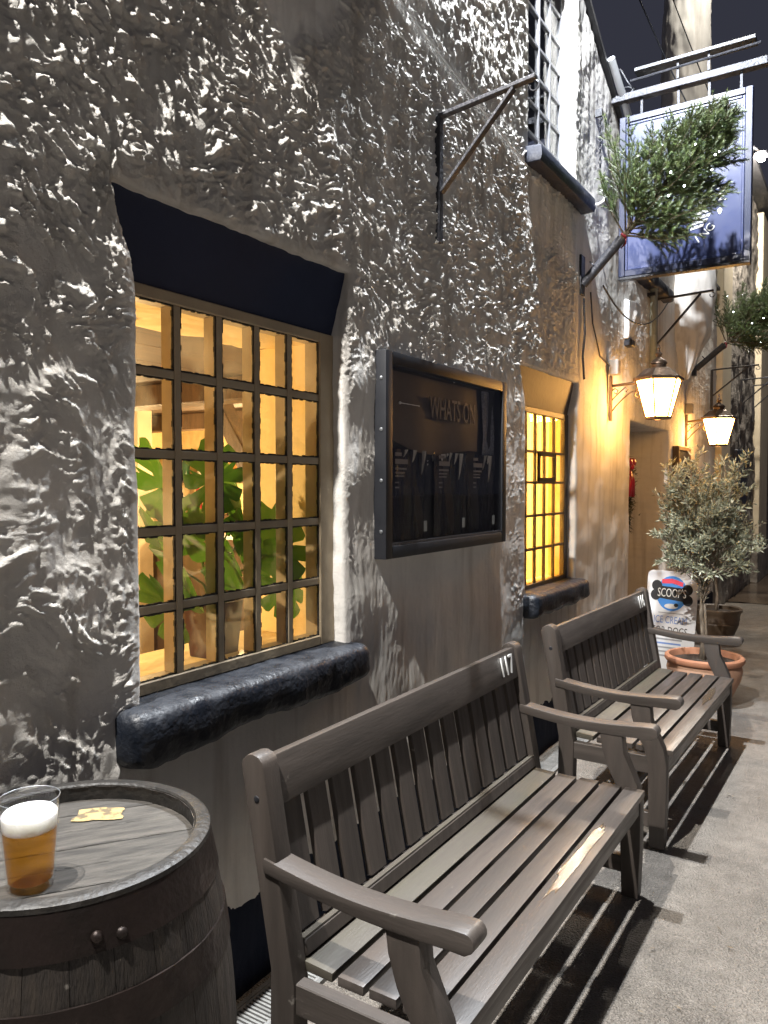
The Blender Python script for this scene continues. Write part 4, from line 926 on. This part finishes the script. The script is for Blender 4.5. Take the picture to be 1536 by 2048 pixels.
# ================================================================== FIR TREES ON WALL POLES
def fir_meshes(seed, Lc, spread, nb_):
    rnd = random.Random(seed); nv, nf, tv = [], [], MB()
    up = Vector((0, 0, 1))
    tv.tube([(0, 0, -.05), (.005, 0, Lc * .4), (-.01, .01, Lc)], [.020, .013, .003], 6)
    def needles(a, b, dens, ln):
        d = b - a; L = d.length
        if L < 1e-4: return
        d.normalize(); s = d.cross(Vector((rnd.uniform(-1, 1), rnd.uniform(-1, 1), rnd.uniform(-1, 1)))).normalized(); w = d.cross(s)
        for k in range(int(L * dens)):
            p = a + d * (L * rnd.random()); an = rnd.uniform(0, 2 * math.pi)
            o = (s * math.cos(an) + w * math.sin(an)); q = p + (o * .72 + d * .75) * ln * rnd.uniform(.7, 1.15)
            t_ = d.cross(o) * .0013
            i = len(nv); nv.extend([tuple(p + t_), tuple(p - t_), tuple(q)]); nf.append((i, i + 1, i + 2))
    for k in range(nb_):
        u = ((k + .5) / nb_) ** 1.25; z = .02 + Lc * .88 * u
        ln = spread * (1.0 - u) ** .75 * rnd.uniform(.55, 1.25) + .07
        az = k * 2.39996 + rnd.uniform(-.3, .3); el = R(rnd.uniform(18, 48)) + u * .45
        dr_ = Vector((math.cos(az) * math.cos(el), math.sin(az) * math.cos(el), math.sin(el)))
        p0 = Vector((0, 0, z)); p1 = p0 + dr_ * ln * .55; p2 = p1 + (dr_ + Vector((0, 0, .35))).normalized() * ln * .45
        tv.tube([p0, p1, p2], [.006, .004, .002], 4, False); needles(p0 + (p1 - p0) * .25, p1, 900, .022); needles(p1, p2, 1050, .025)
        nt = 9
        for q in range(nt):
            f = .22 + .75 * q / nt; a = p0 + (p2 - p0) * f; sd = 1 if q % 2 else -1
            lat = dr_.cross(up).normalized() * sd
            tl = ln * .42 * (1.05 - f) + .05
            b = a + (dr_ * .75 + lat * .8 + Vector((0, 0, rnd.uniform(-.15, .35)))).normalized() * tl * rnd.uniform(.7, 1.2)
            tv.tube([a, b], [.0025, .0012], 3, False); needles(a, b, 1050, .025)
            if tl > .1:
                for sg_ in (-1, 1):
                    c = a + (b - a) * rnd.uniform(.35, .6); e = c + ((b - a).normalized() + lat.cross(dr_) * sg_ * .7 + dr_ * .3).normalized() * tl * .45
                    tv.tube([c, e], [.002, .001], 3, False); needles(c, e, 1050, .023)
    me = bpy.data.meshes.new('needles'); me.from_pydata(nv, [], nf); me.materials.append(M['fir'])
    tw = tv.mesh('branches', fix=False); tw.materials.append(M['twig'])
    return me, tw, Lc, spread
fm1 = fir_meshes(3, .98, .56, 92)
fl = MB().sphere((0, 0, 0), .0065, 8, 6).mesh('fairy_light', smooth='all'); fl.materials.append(M['fairy'])
def fir_tree(base, tilt, az, label, hl, group, sc=1.0, seed=1):
    hd = empty('pole_holder', base, az, hl, 'pole', 'tree poles fixed to the wall')
    d = Vector((math.sin(tilt), 0, math.cos(tilt)))
    MB().box((-.03, -.04, -.10), (.014, .04, .16)).build('wall_plate', M['black_iron'], hd, bevel=.003)
    MB().tube([Vector((.012, 0, -.03)), Vector((.012, 0, -.03)) + d * .36], .031, 16).build('socket_tube', M['grey_iron'], hd, smooth=True)
    MB().tube([d * .12 + Vector((.0, .034 * math.cos(a), .0)) + Vector((.034 * math.sin(a) * math.cos(tilt), 0, -.034 * math.sin(a) * math.sin(tilt))) for a in np.linspace(0, 2 * math.pi, 14)], .004, 5).build('cable_tie', M['black_iron'], hd)
    b = Vector(base) + Matrix.Rotation(az, 3, 'Z') @ (Vector((.012, 0, -.03)) + d * .36)
    t = empty('fir_tree', b, 0, label, 'christmas tree', group)
    t.rotation_euler = (Matrix.Rotation(az, 3, 'Z') @ Matrix.Rotation(tilt, 3, 'Y')).to_euler()
    t.scale = (sc, sc, sc)
    link('needles', fm1[0], None, t, rot=(0, 0, seed)); link('branches', fm1[1], None, t, rot=(0, 0, seed))
    MB().sphere((0, 0, .02), .026, 10, 6, (1, 1, .5)).tube([(.02, 0, .02), (.035, .02, -.01), (.03, .03, -.05)], [.006, .008, .003], 6).build('ribbon', bpy.data.materials.get('red_ribbon_tie') or pm('red_ribbon_tie', (.16, .008, .012), None, rough=.5), t, smooth='all')
    rnd = random.Random(seed)
    for k in range(20):
        u = rnd.random() ** 1.1; a = rnd.uniform(0, 6.28); r = (.46 * (1 - u) ** .8 + .05) * rnd.uniform(.55, .95)
        link('fairy_light', fl, None, t, loc=(r * math.cos(a), r * math.sin(a), .10 + .75 * u + r * .6))
    wire = [(.05 * math.cos(k * .9) + .24 * (1 - k / 30) * math.cos(k * .9), (.05 + .24 * (1 - k / 30)) * math.sin(k * .9), .12 + .8 * k / 30) for k in range(30)]
    MB().tube(wire, .002, 4).build('light_wire', M['stem'], t)
    return t
fir_tree((.0, 5.03, 2.95), R(44), 0, 'small fir with fairy lights on a wall pole in front of the blue sign', 'grey angled pole holder below the upstairs window carrying the nearer fir', 'firs on wall poles', .96, 1)
fir_tree((.03, 8.72, 2.86), R(50), 0, 'small dark fir with fairy lights on a wall pole beyond the blue sign', 'dark angled pole holder carrying the farther fir', 'firs on wall poles', .86, 5)
# ================================================================== OLIVE TREES AND POTS
def olive_mesh(seed, trunk_h, cr, ch, nlv):
    rnd = random.Random(seed); tv = MB(); lv, lf = [], []
    tv.tube([(0, 0, 0), (.012, .006, trunk_h * .4), (-.006, .01, trunk_h * .8), (.01, 0, trunk_h + ch * .35)], [.020, .017, .016, .010], 8)
    ends = []
    for k in range(95):
        u = rnd.random(); z = trunk_h * .92 + ch * .12 * rnd.random(); az = rnd.uniform(0, 6.283); st = Vector((.01 * math.cos(az), .01 * math.sin(az), z + ch * .3 * u))
        th = math.acos(1 - rnd.random() * 1.55); rad = (.55 + .45 * rnd.random())
        e = Vector((math.sin(th) * math.cos(az) * cr, math.sin(th) * math.sin(az) * cr, math.cos(th) * ch * .52)) * rad * (1 + .22 * rnd.uniform(-1, 1)) + Vector((0, 0, trunk_h + ch * .46))
        mid = (st + e) / 2 + Vector((rnd.uniform(-.04, .04), rnd.uniform(-.04, .04), rnd.uniform(-.02, .05)))
        tv.tube([st, mid, e], [.005, .003, .0015], 4, False)
        ends.append((st, mid, e))
        for q in range(5):
            f = rnd.uniform(.35, 1); a = mid + (e - mid) * f; dd = ((e - mid).normalized() + Vector((rnd.uniform(-1, 1), rnd.uniform(-1, 1), rnd.uniform(-.4, 1)))).normalized() * rnd.uniform(.08, .17)
            tv.tube([a, a + dd], [.002, .001], 3, False); ends.append((a, a + dd * .5, a + dd))
    per = nlv // len(ends)
    for (a, m_, b) in ends:
        d = (b - m_).normalized()
        for q in range(per):
            f = rnd.random(); p = m_ + (b - m_) * f if rnd.random() < .8 else a + (m_ - a) * f
            o = Vector((rnd.uniform(-1, 1), rnd.uniform(-1, 1), rnd.uniform(-.6, 1))); o = (o - d * o.dot(d)).normalized()
            ax = (d * rnd.uniform(.3, 1.0) + o * rnd.uniform(.4, 1)).normalized(); L = rnd.uniform(.034, .064)
            sd = ax.cross(Vector((rnd.uniform(-1, 1), rnd.uniform(-1, 1), rnd.uniform(-1, 1)))).normalized() * L * .125; nrm = ax.cross(sd).normalized() * .003
            i = len(lv); lv.extend([tuple(p), tuple(p + ax * L * .5 + sd), tuple(p + ax * L), tuple(p + ax * L * .5 - sd), tuple(p + ax * L * .5 + nrm)])
            lf.extend([(i, i + 1, i + 4), (i + 1, i + 2, i + 4), (i + 2, i + 3, i + 4), (i + 3, i, i + 4)])
    me = bpy.data.meshes.new('crown'); me.from_pydata(lv, [], lf); me.materials.append(M['olive'])
    tm = tv.mesh('trunk', smooth='all', fix=False); tm.materials.append(M['bark'])
    return me, tm
p1 = (.625, 6.02)
t = empty('terracotta_pot', (p1[0], p1[1], 0), label='wide terracotta pot with an orange rim beside the far bench', cat='plant pot')
MB().lathe([(.001, 0), (.16, 0), (.175, .02), (.25, .19), (.262, .25), (.255, .285), (.245, .305)], 48).build('pot_body', M['terra_pale'], t, smooth=True)
MB().lathe([(.244, .303), (.268, .306), (.277, .322), (.274, .342), (.262, .352), (.244, .350), (.236, .33), (.232, .30)], 48).build('rim', M['terra'], t, smooth=True)
MB().lathe([(.001, .318), (.12, .312), (.234, .305)], 32).build('soil', M['soil'], t, smooth=True)
om = olive_mesh(5, .42, .31, 1.18, 8500)
t = empty('olive_tree', (p1[0] - .02, p1[1], .305), label='bushy grey-green olive tree growing in the wide terracotta pot', cat='tree')
link('trunk', om[1], None, t); link('crown', om[0], None, t)
tr2 = MB().tube([(.02, -.025, .0), (.035, -.02, .2), (.02, -.01, .42)], [.011, .010, .008], 6); tr2.build('support_stem', M['bark'], t, smooth='all')
p2 = (.30, 8.55)
t = empty('bowl_pot', (p2[0], p2[1], 0), label='brown ribbed stoneware bowl pot behind the terracotta pot', cat='plant pot')
MB().lathe([(.001, 0), (.15, 0), (.16, .015), (.205, .12), (.225, .18), (.221, .188), (.232, .23), (.229, .238), (.238, .285), (.252, .30), (.255, .325), (.24, .335), (.222, .325), (.218, .29)], 48).build('pot_body', M['stonepot'], t, smooth=True)
MB().lathe([(.001, .30), (.22, .29)], 32).build('soil', M['soil'], t, smooth=True)
om2 = olive_mesh(9, .40, .31, 1.0, 3800)
t = empty('olive_tree', (p2[0], p2[1], .29), label='darker olive tree growing in the brown bowl pot', cat='tree')
link('trunk', om2[1], None, t); link('crown', om2[0], None, t)
# ================================================================== PAVEMENT SIGN
ab = empty('pavement_sign', (.205, 6.86, 0), R(4), label='white pavement sign advertising ice cream leaning by the doorway', cat='sign')
def rrect(w, h, r, n=6):
    o = []
    for cx, cz, a0 in ((w - r, h - r, 0), (-w + r, h - r, 90), (-w + r, -h + r, 180), (w - r, -h + r, 270)):
        for k in range(n + 1): a = R(a0 + 90 * k / n); o.append((cx + r * math.cos(a), cz + r * math.sin(a)))
    return o
TL = Matrix.Translation((0, 0, .435)) @ Matrix.Rotation(R(-7), 4, 'X') @ Matrix.Rotation(R(2), 4, 'Y')
def abp(name, mb, mat, bevel=0.0):
    o = mb.build(name, mat, ab, bevel=bevel); o.matrix_local = TL; return o
abp('panel', MB().prism(rrect(.205, .425, .045), 'y', -.012, .012), M['plastic_w'])
MB().prism([(-.06, 0), (.30, 0), (.24, .05), (-.03, .05)], 'x', -.19, .19).build('base', pm('black_rubber_base', (.03, .03, .032), None, rough=.6), ab, bevel=.008)
blu = flat('sign_blue_print', (.05, .26, .72)); blk = flat('sign_black_print', (.008, .009, .012)); rd = flat('sign_red_print', (.75, .05, .10)); gry = flat('sign_grey_print', (.30, .31, .33)); lbl = flat('sign_pale_blue_print', (.16, .27, .58))
def disc(cx, cz, rx, rz, n=28): return [(cx + rx * math.cos(2 * math.pi * k / n), cz + rz * math.sin(2 * math.pi * k / n)) for k in range(n)]
abp('logo_disc', MB().prism(disc(.0, .235, .125, .150), 'y', -.0136, -.0125), blu)
bone = MB().prism([(-.12, .19), (.12, .17), (.12, .285), (-.12, .295)], 'y', -.0150, -.0138)
for i_, (cx, cz) in enumerate(((-.125, .295), (-.13, .215), (.125, .275), (.13, .185))): bone.prism(disc(cx, cz, .042, .046, 20), 'y', -.0152 - .0001 * i_, -.0139)
abp('logo_bone', bone, blk)
abp('logo_banner', MB().prism([(-.085, .315), (0, .322), (.085, .300), (.088, .335), (0, .362), (-.085, .352)], 'y', -.0158, -.0145), rd)
abp('logo_splash', MB().prism(disc(.0, .125, .055, .022, 18), 'y', -.0152, -.0140), M['white'])
abp('logo_patch', MB().prism(disc(.040, .138, .018, .016, 14), 'y', -.0160, -.0153), blk)
def abt(txt, sz, z, mat, sx=1.0, y=-.0162, x=0.0):
    o = link('lettering', text_mesh(txt, sz, .0006), mat, ab); o.matrix_local = TL @ Matrix.Translation((x, y, z)) @ Euler(ROT_CAM).to_matrix().to_4x4() @ Matrix.Diagonal((sx, 1, 1, 1)); return o
abt("SCOOP'S", .105, .235, M['white'], .56, -.0165)
abt("ICE CREAM", .088, .005, lbl, .62, -.0130)
abt("FOR DOGS", .088, -.085, blk, .66, -.0130)
for k, (w, z) in enumerate(((.15, -.165), (.14, -.20), (.15, -.235), (.12, -.27), (.13, -.305))): abp('print_line', MB().box((-w, -.0135, z), (w * .7, -.0125, z + .014)), lbl if k == 1 else gry)
abp('print_line', MB().box((-.10, -.0135, .062), (.10, -.0125, .070)), gry)
# ================================================================== WREATH ON THE DOOR
wr = empty('wreath', (-.27, 6.98, 1.50), label='dark green christmas wreath with a red bow hanging in the doorway', cat='wreath')
nv, nf = [], []; rnd = random.Random(8)
for k in range(3600):
    a = rnd.uniform(0, 6.283); r = .21 + rnd.gauss(0, .035); p = Vector((rnd.gauss(0, .035), r * math.cos(a), r * math.sin(a) * 1.25)); d = Vector((rnd.uniform(-.2, 1), rnd.uniform(-1, 1), rnd.uniform(-1, 1))).normalized()
    s = d.cross(Vector((rnd.random(), rnd.random(), rnd.random()))).normalized() * .006; i = len(nv); L = rnd.uniform(.03, .07)
    nv += [tuple(p - s), tuple(p + s), tuple(p + d * L)]; nf.append((i, i + 1, i + 2))
me = bpy.data.meshes.new('greenery'); me.from_pydata(nv, [], nf); link('greenery', me, pm('dry_greenery', (.05, .06, .025), (.10, .08, .045), 20, .7), wr)
bw = MB()
for s in (-1, 1):
    for k in range(3): bw.sphere((.06 + .02 * k, s * .06, .26 + .03 * k - .02), .055, 10, 8, (.5, 1.1, .75))
    bw.tube([(.08, 0, .25), (.10, s * .03, .14), (.09, s * .06, .0)], [.018, .026, .03], 8)
bw.sphere((.10, 0, .26), .03, 10, 8)
bw.build('bow', pm('red_ribbon', (.42, .01, .03), (.30, .008, .02), 8, .4), wr, smooth='all')
# ================================================================== SMALL WALL THINGS
tag(MB().tube([(.015, 3.66, 5.2), (.018, 3.70, 4.7), (.02, 3.74, 4.36), (.03, 3.75, 4.30), (.05, 3.76, 4.29), (.06, 3.765, 4.33)], .011, 8).build('wall_conduit', M['plastic_w'], None, smooth='all'), 'pale conduit with a curled end high on the rough wall left of the upstairs window', 'pipe')
def sag(a, b, s, n=14):
    a, b = Vector(a), Vector(b); return [a + (b - a) * (k / n) - Vector((0, 0, s * 4 * (k / n) * (1 - k / n))) for k in range(n + 1)]
def cable(name, pts, r, label, mat=None): tag(MB().tube(pts, r, 5, False).build(name, mat or M['black_iron'], None, smooth='all'), label, 'cable')
cable('cable', sag((.035, 2.10, 3.62), (.035, 4.00, 3.33), .02), .0045, 'thin cable slanting down across the rough wall past the nearest bracket', M['plastic_w'])
cable('cable', sag((.14, 5.05, 2.9), (.10, 7.1, 3.2), .22), .006, 'dark cable sagging from the fir pole towards the doorway bracket')
cable('cable', [(.02, 5.03, 2.83), (.022, 5.05, 2.6), (.018, 5.02, 2.45), (.02, 5.05, 2.30)], .008, 'short dark cable hanging down the wall below the fir pole')
cable('cable', [(.02, 5.17, 2.9), (.02, 5.22, 2.7), (.02, 5.40, 2.5), (.03, 5.60, 2.46)], .006, 'thin dark cable running from the fir pole to the near lantern')
cable('overhead_wire', sag((-.5, 5.4, 7.0), (.35, 6.6, 4.62), .1), .006, 'overhead wire crossing the night sky left of the chimney')
cable('overhead_wire', sag((-.3, 6.2, 7.2), (.5, 7.4, 4.7), .1), .005, 'thinner overhead wire crossing the night sky near the chimney')
ch = empty('chain', (.03, 5.32, 4.14), label='black iron chain hanging on the smooth wall beside the upstairs window', cat='chain')
lk = MB().tube([(.0, .011 * math.sin(a), .017 * math.cos(a)) for a in np.linspace(0, 2 * math.pi, 13)], .0035, 5).mesh('chain_link', smooth='all'); lk.materials.append(M['black_iron'])
for k in range(15): link('chain_link', lk, None, ch, loc=(0, 0, -.025 * k), rot=(0, 0, R(90) if k % 2 else 0))
MB().box((-.04, -.012, -.02), (.012, .012, .03)).build('staple', M['black_iron'], ch)
tag(MB().tube([(-.02, 5.23, 3.50), (.05, 5.23, 3.495), (.085, 5.23, 3.51), (.10, 5.23, 3.545), (.085, 5.23, 3.575), (.06, 5.23, 3.58)], .011, 8).build('wall_hook', M['plastic_w'], None, smooth='all'), 'white iron hook on the wall behind the nearer fir', 'hook')
cc = empty('security_light', (.0, 6.12, 2.89), label='white box security light on the wall under the blue sign', cat='light')
MB().prism([(.0, -.16), (.035, -.16), (.10, .02), (.10, .11), (.0, .15)], 'y', -.06, .06).build('housing', M['plastic_w'], cc, bevel=.008)
MB().box((0, -.05, -.215), (.06, .05, -.162)).build('sensor', M['black_iron'], cc, bevel=.006)
dp = empty('downpipe', (.05, 6.80, 0), label='pale downpipe on the wall over the doorway', cat='pipe')
MB().tube([(0, 0, 2.30), (0, 0, 3.9)], .03, 14).build('pipe', pm('verdigris_pipe', (.30, .33, .29), (.24, .26, .23), 9, .5), dp, smooth=True)
for z in (2.5, 3.2): MB().box((-.05, -.045, z), (.02, .045, z + .025)).build('pipe_clip', M['black_iron'], dp)
gt = empty('gutter', (0, 0, 0), label='pale gutter and swan-neck at the sloping eave above the sign', cat='gutter')
MB().tube([(.06, 5.45, 4.56), (.08, 5.75, 4.36), (.08, 6.25, 4.06)], .026, 12).build('gutter_run', M['plastic_w'], gt, smooth=True)
MB().tube([(.15, 5.9, 4.22), (.20, 5.95, 4.30), (.26, 6.0, 4.31)], .02, 10).build('gutter_bracket', M['plastic_w'], gt, smooth=True)
nv, nf = [], []; rnd = random.Random(21)
for k in range(170):
    x, y = rnd.uniform(.95, 2.4), rnd.uniform(1.6, 9.5); a = rnd.uniform(0, 6.28); L, w = rnd.uniform(.004, .02), rnd.uniform(.002, .006); i = len(nv)
    for (p, q) in ((-L, 0), (0, w), (L, 0), (0, -w)): nv.append((x + p * math.cos(a) - q * math.sin(a), y + p * math.sin(a) + q * math.cos(a), .004 + rnd.uniform(0, .004)))
    nf.append((i, i + 1, i + 2, i + 3))
me = bpy.data.meshes.new('leaf_litter'); me.from_pydata(nv, [], nf); tag(link('leaf_litter', me, pm('dry_litter', (.10, .07, .04), (.30, .26, .2), 3, .8, world=True)), 'scattered bits of leaf and grit on the pavement', 'litter', kind='stuff')
# ================================================================== LAMPS THAT LIGHT THE STREET
def flood(loc, power, label, aim, col):
    t = empty('floodlight', loc, 0, label, 'floodlight', 'floodlights high on the pub wall')
    MB().tube([(-loc[0], 0, .12), (0, 0, .12), (0, 0, .05)], .014, 8).build('arm', M['black_iron'], t, smooth=True)
    MB().box((-.07, -.10, 0), (.07, .10, .05)).build('housing', M['black_iron'], t, bevel=.008)
    MB().box((-.055, -.085, -.004), (.055, .085, -.001)).build('lens', M['flood_lens'], t)
    L = bpy.data.lights.new('floodlight', 'SPOT'); L.energy = power; L.spot_size = R(165); L.spot_blend = .35; L.shadow_soft_size = .035; L.color = col
    o = bpy.data.objects.new('floodlight_beam', L); COL.objects.link(o); o.parent = t; o.location = (0, 0, -.03); o.rotation_euler = aim
    return t
flood((.18, 3.5, 5.75), FLOOD_A, 'floodlight above the upstairs window, out of the top of the picture', (0, 0, 0), (.90, .945, 1.0))
flood((.18, -.25, 5.30), FLOOD_B, 'floodlight above the barrel, out of the top of the picture', (0, 0, 0), (1.0, .97, .925))
flood((.62, 7.45, 7.3), 230, 'floodlight on the round chimney, out of the top of the picture', (0, 0, 0), (1.0, .95, .85))
sl = empty('street_lamp', (.30, 11.6, 6.0), label='bright street lamp on the far building right of the blue sign', cat='street lamp')
MB().tube([(-.35, 0, .12), (-.1, 0, .16), (0, 0, .08)], .02, 8).build('arm', M['black_iron'], sl, smooth=True)
MB().lathe([(.10, .02), (.09, .06), (.03, .10), (.001, .10)], 16).build('hood', M['black_iron'], sl, smooth=True)
MB().sphere((0, 0, 0), .055, 14, 10).build('lens', M['street_lens'], sl, smooth='all')
L = bpy.data.lights.new('street_lamp', 'POINT'); L.energy = 900; L.color = (1.0, .92, .8); L.shadow_soft_size = .08
o = bpy.data.objects.new('street_lamp_light', L); COL.objects.link(o); o.parent = sl; o.location = (0.0, -.15, -.08)
S.cycles.use_denoising = True
S.cycles.max_bounces = 8; S.cycles.transparent_max_bounces = 12
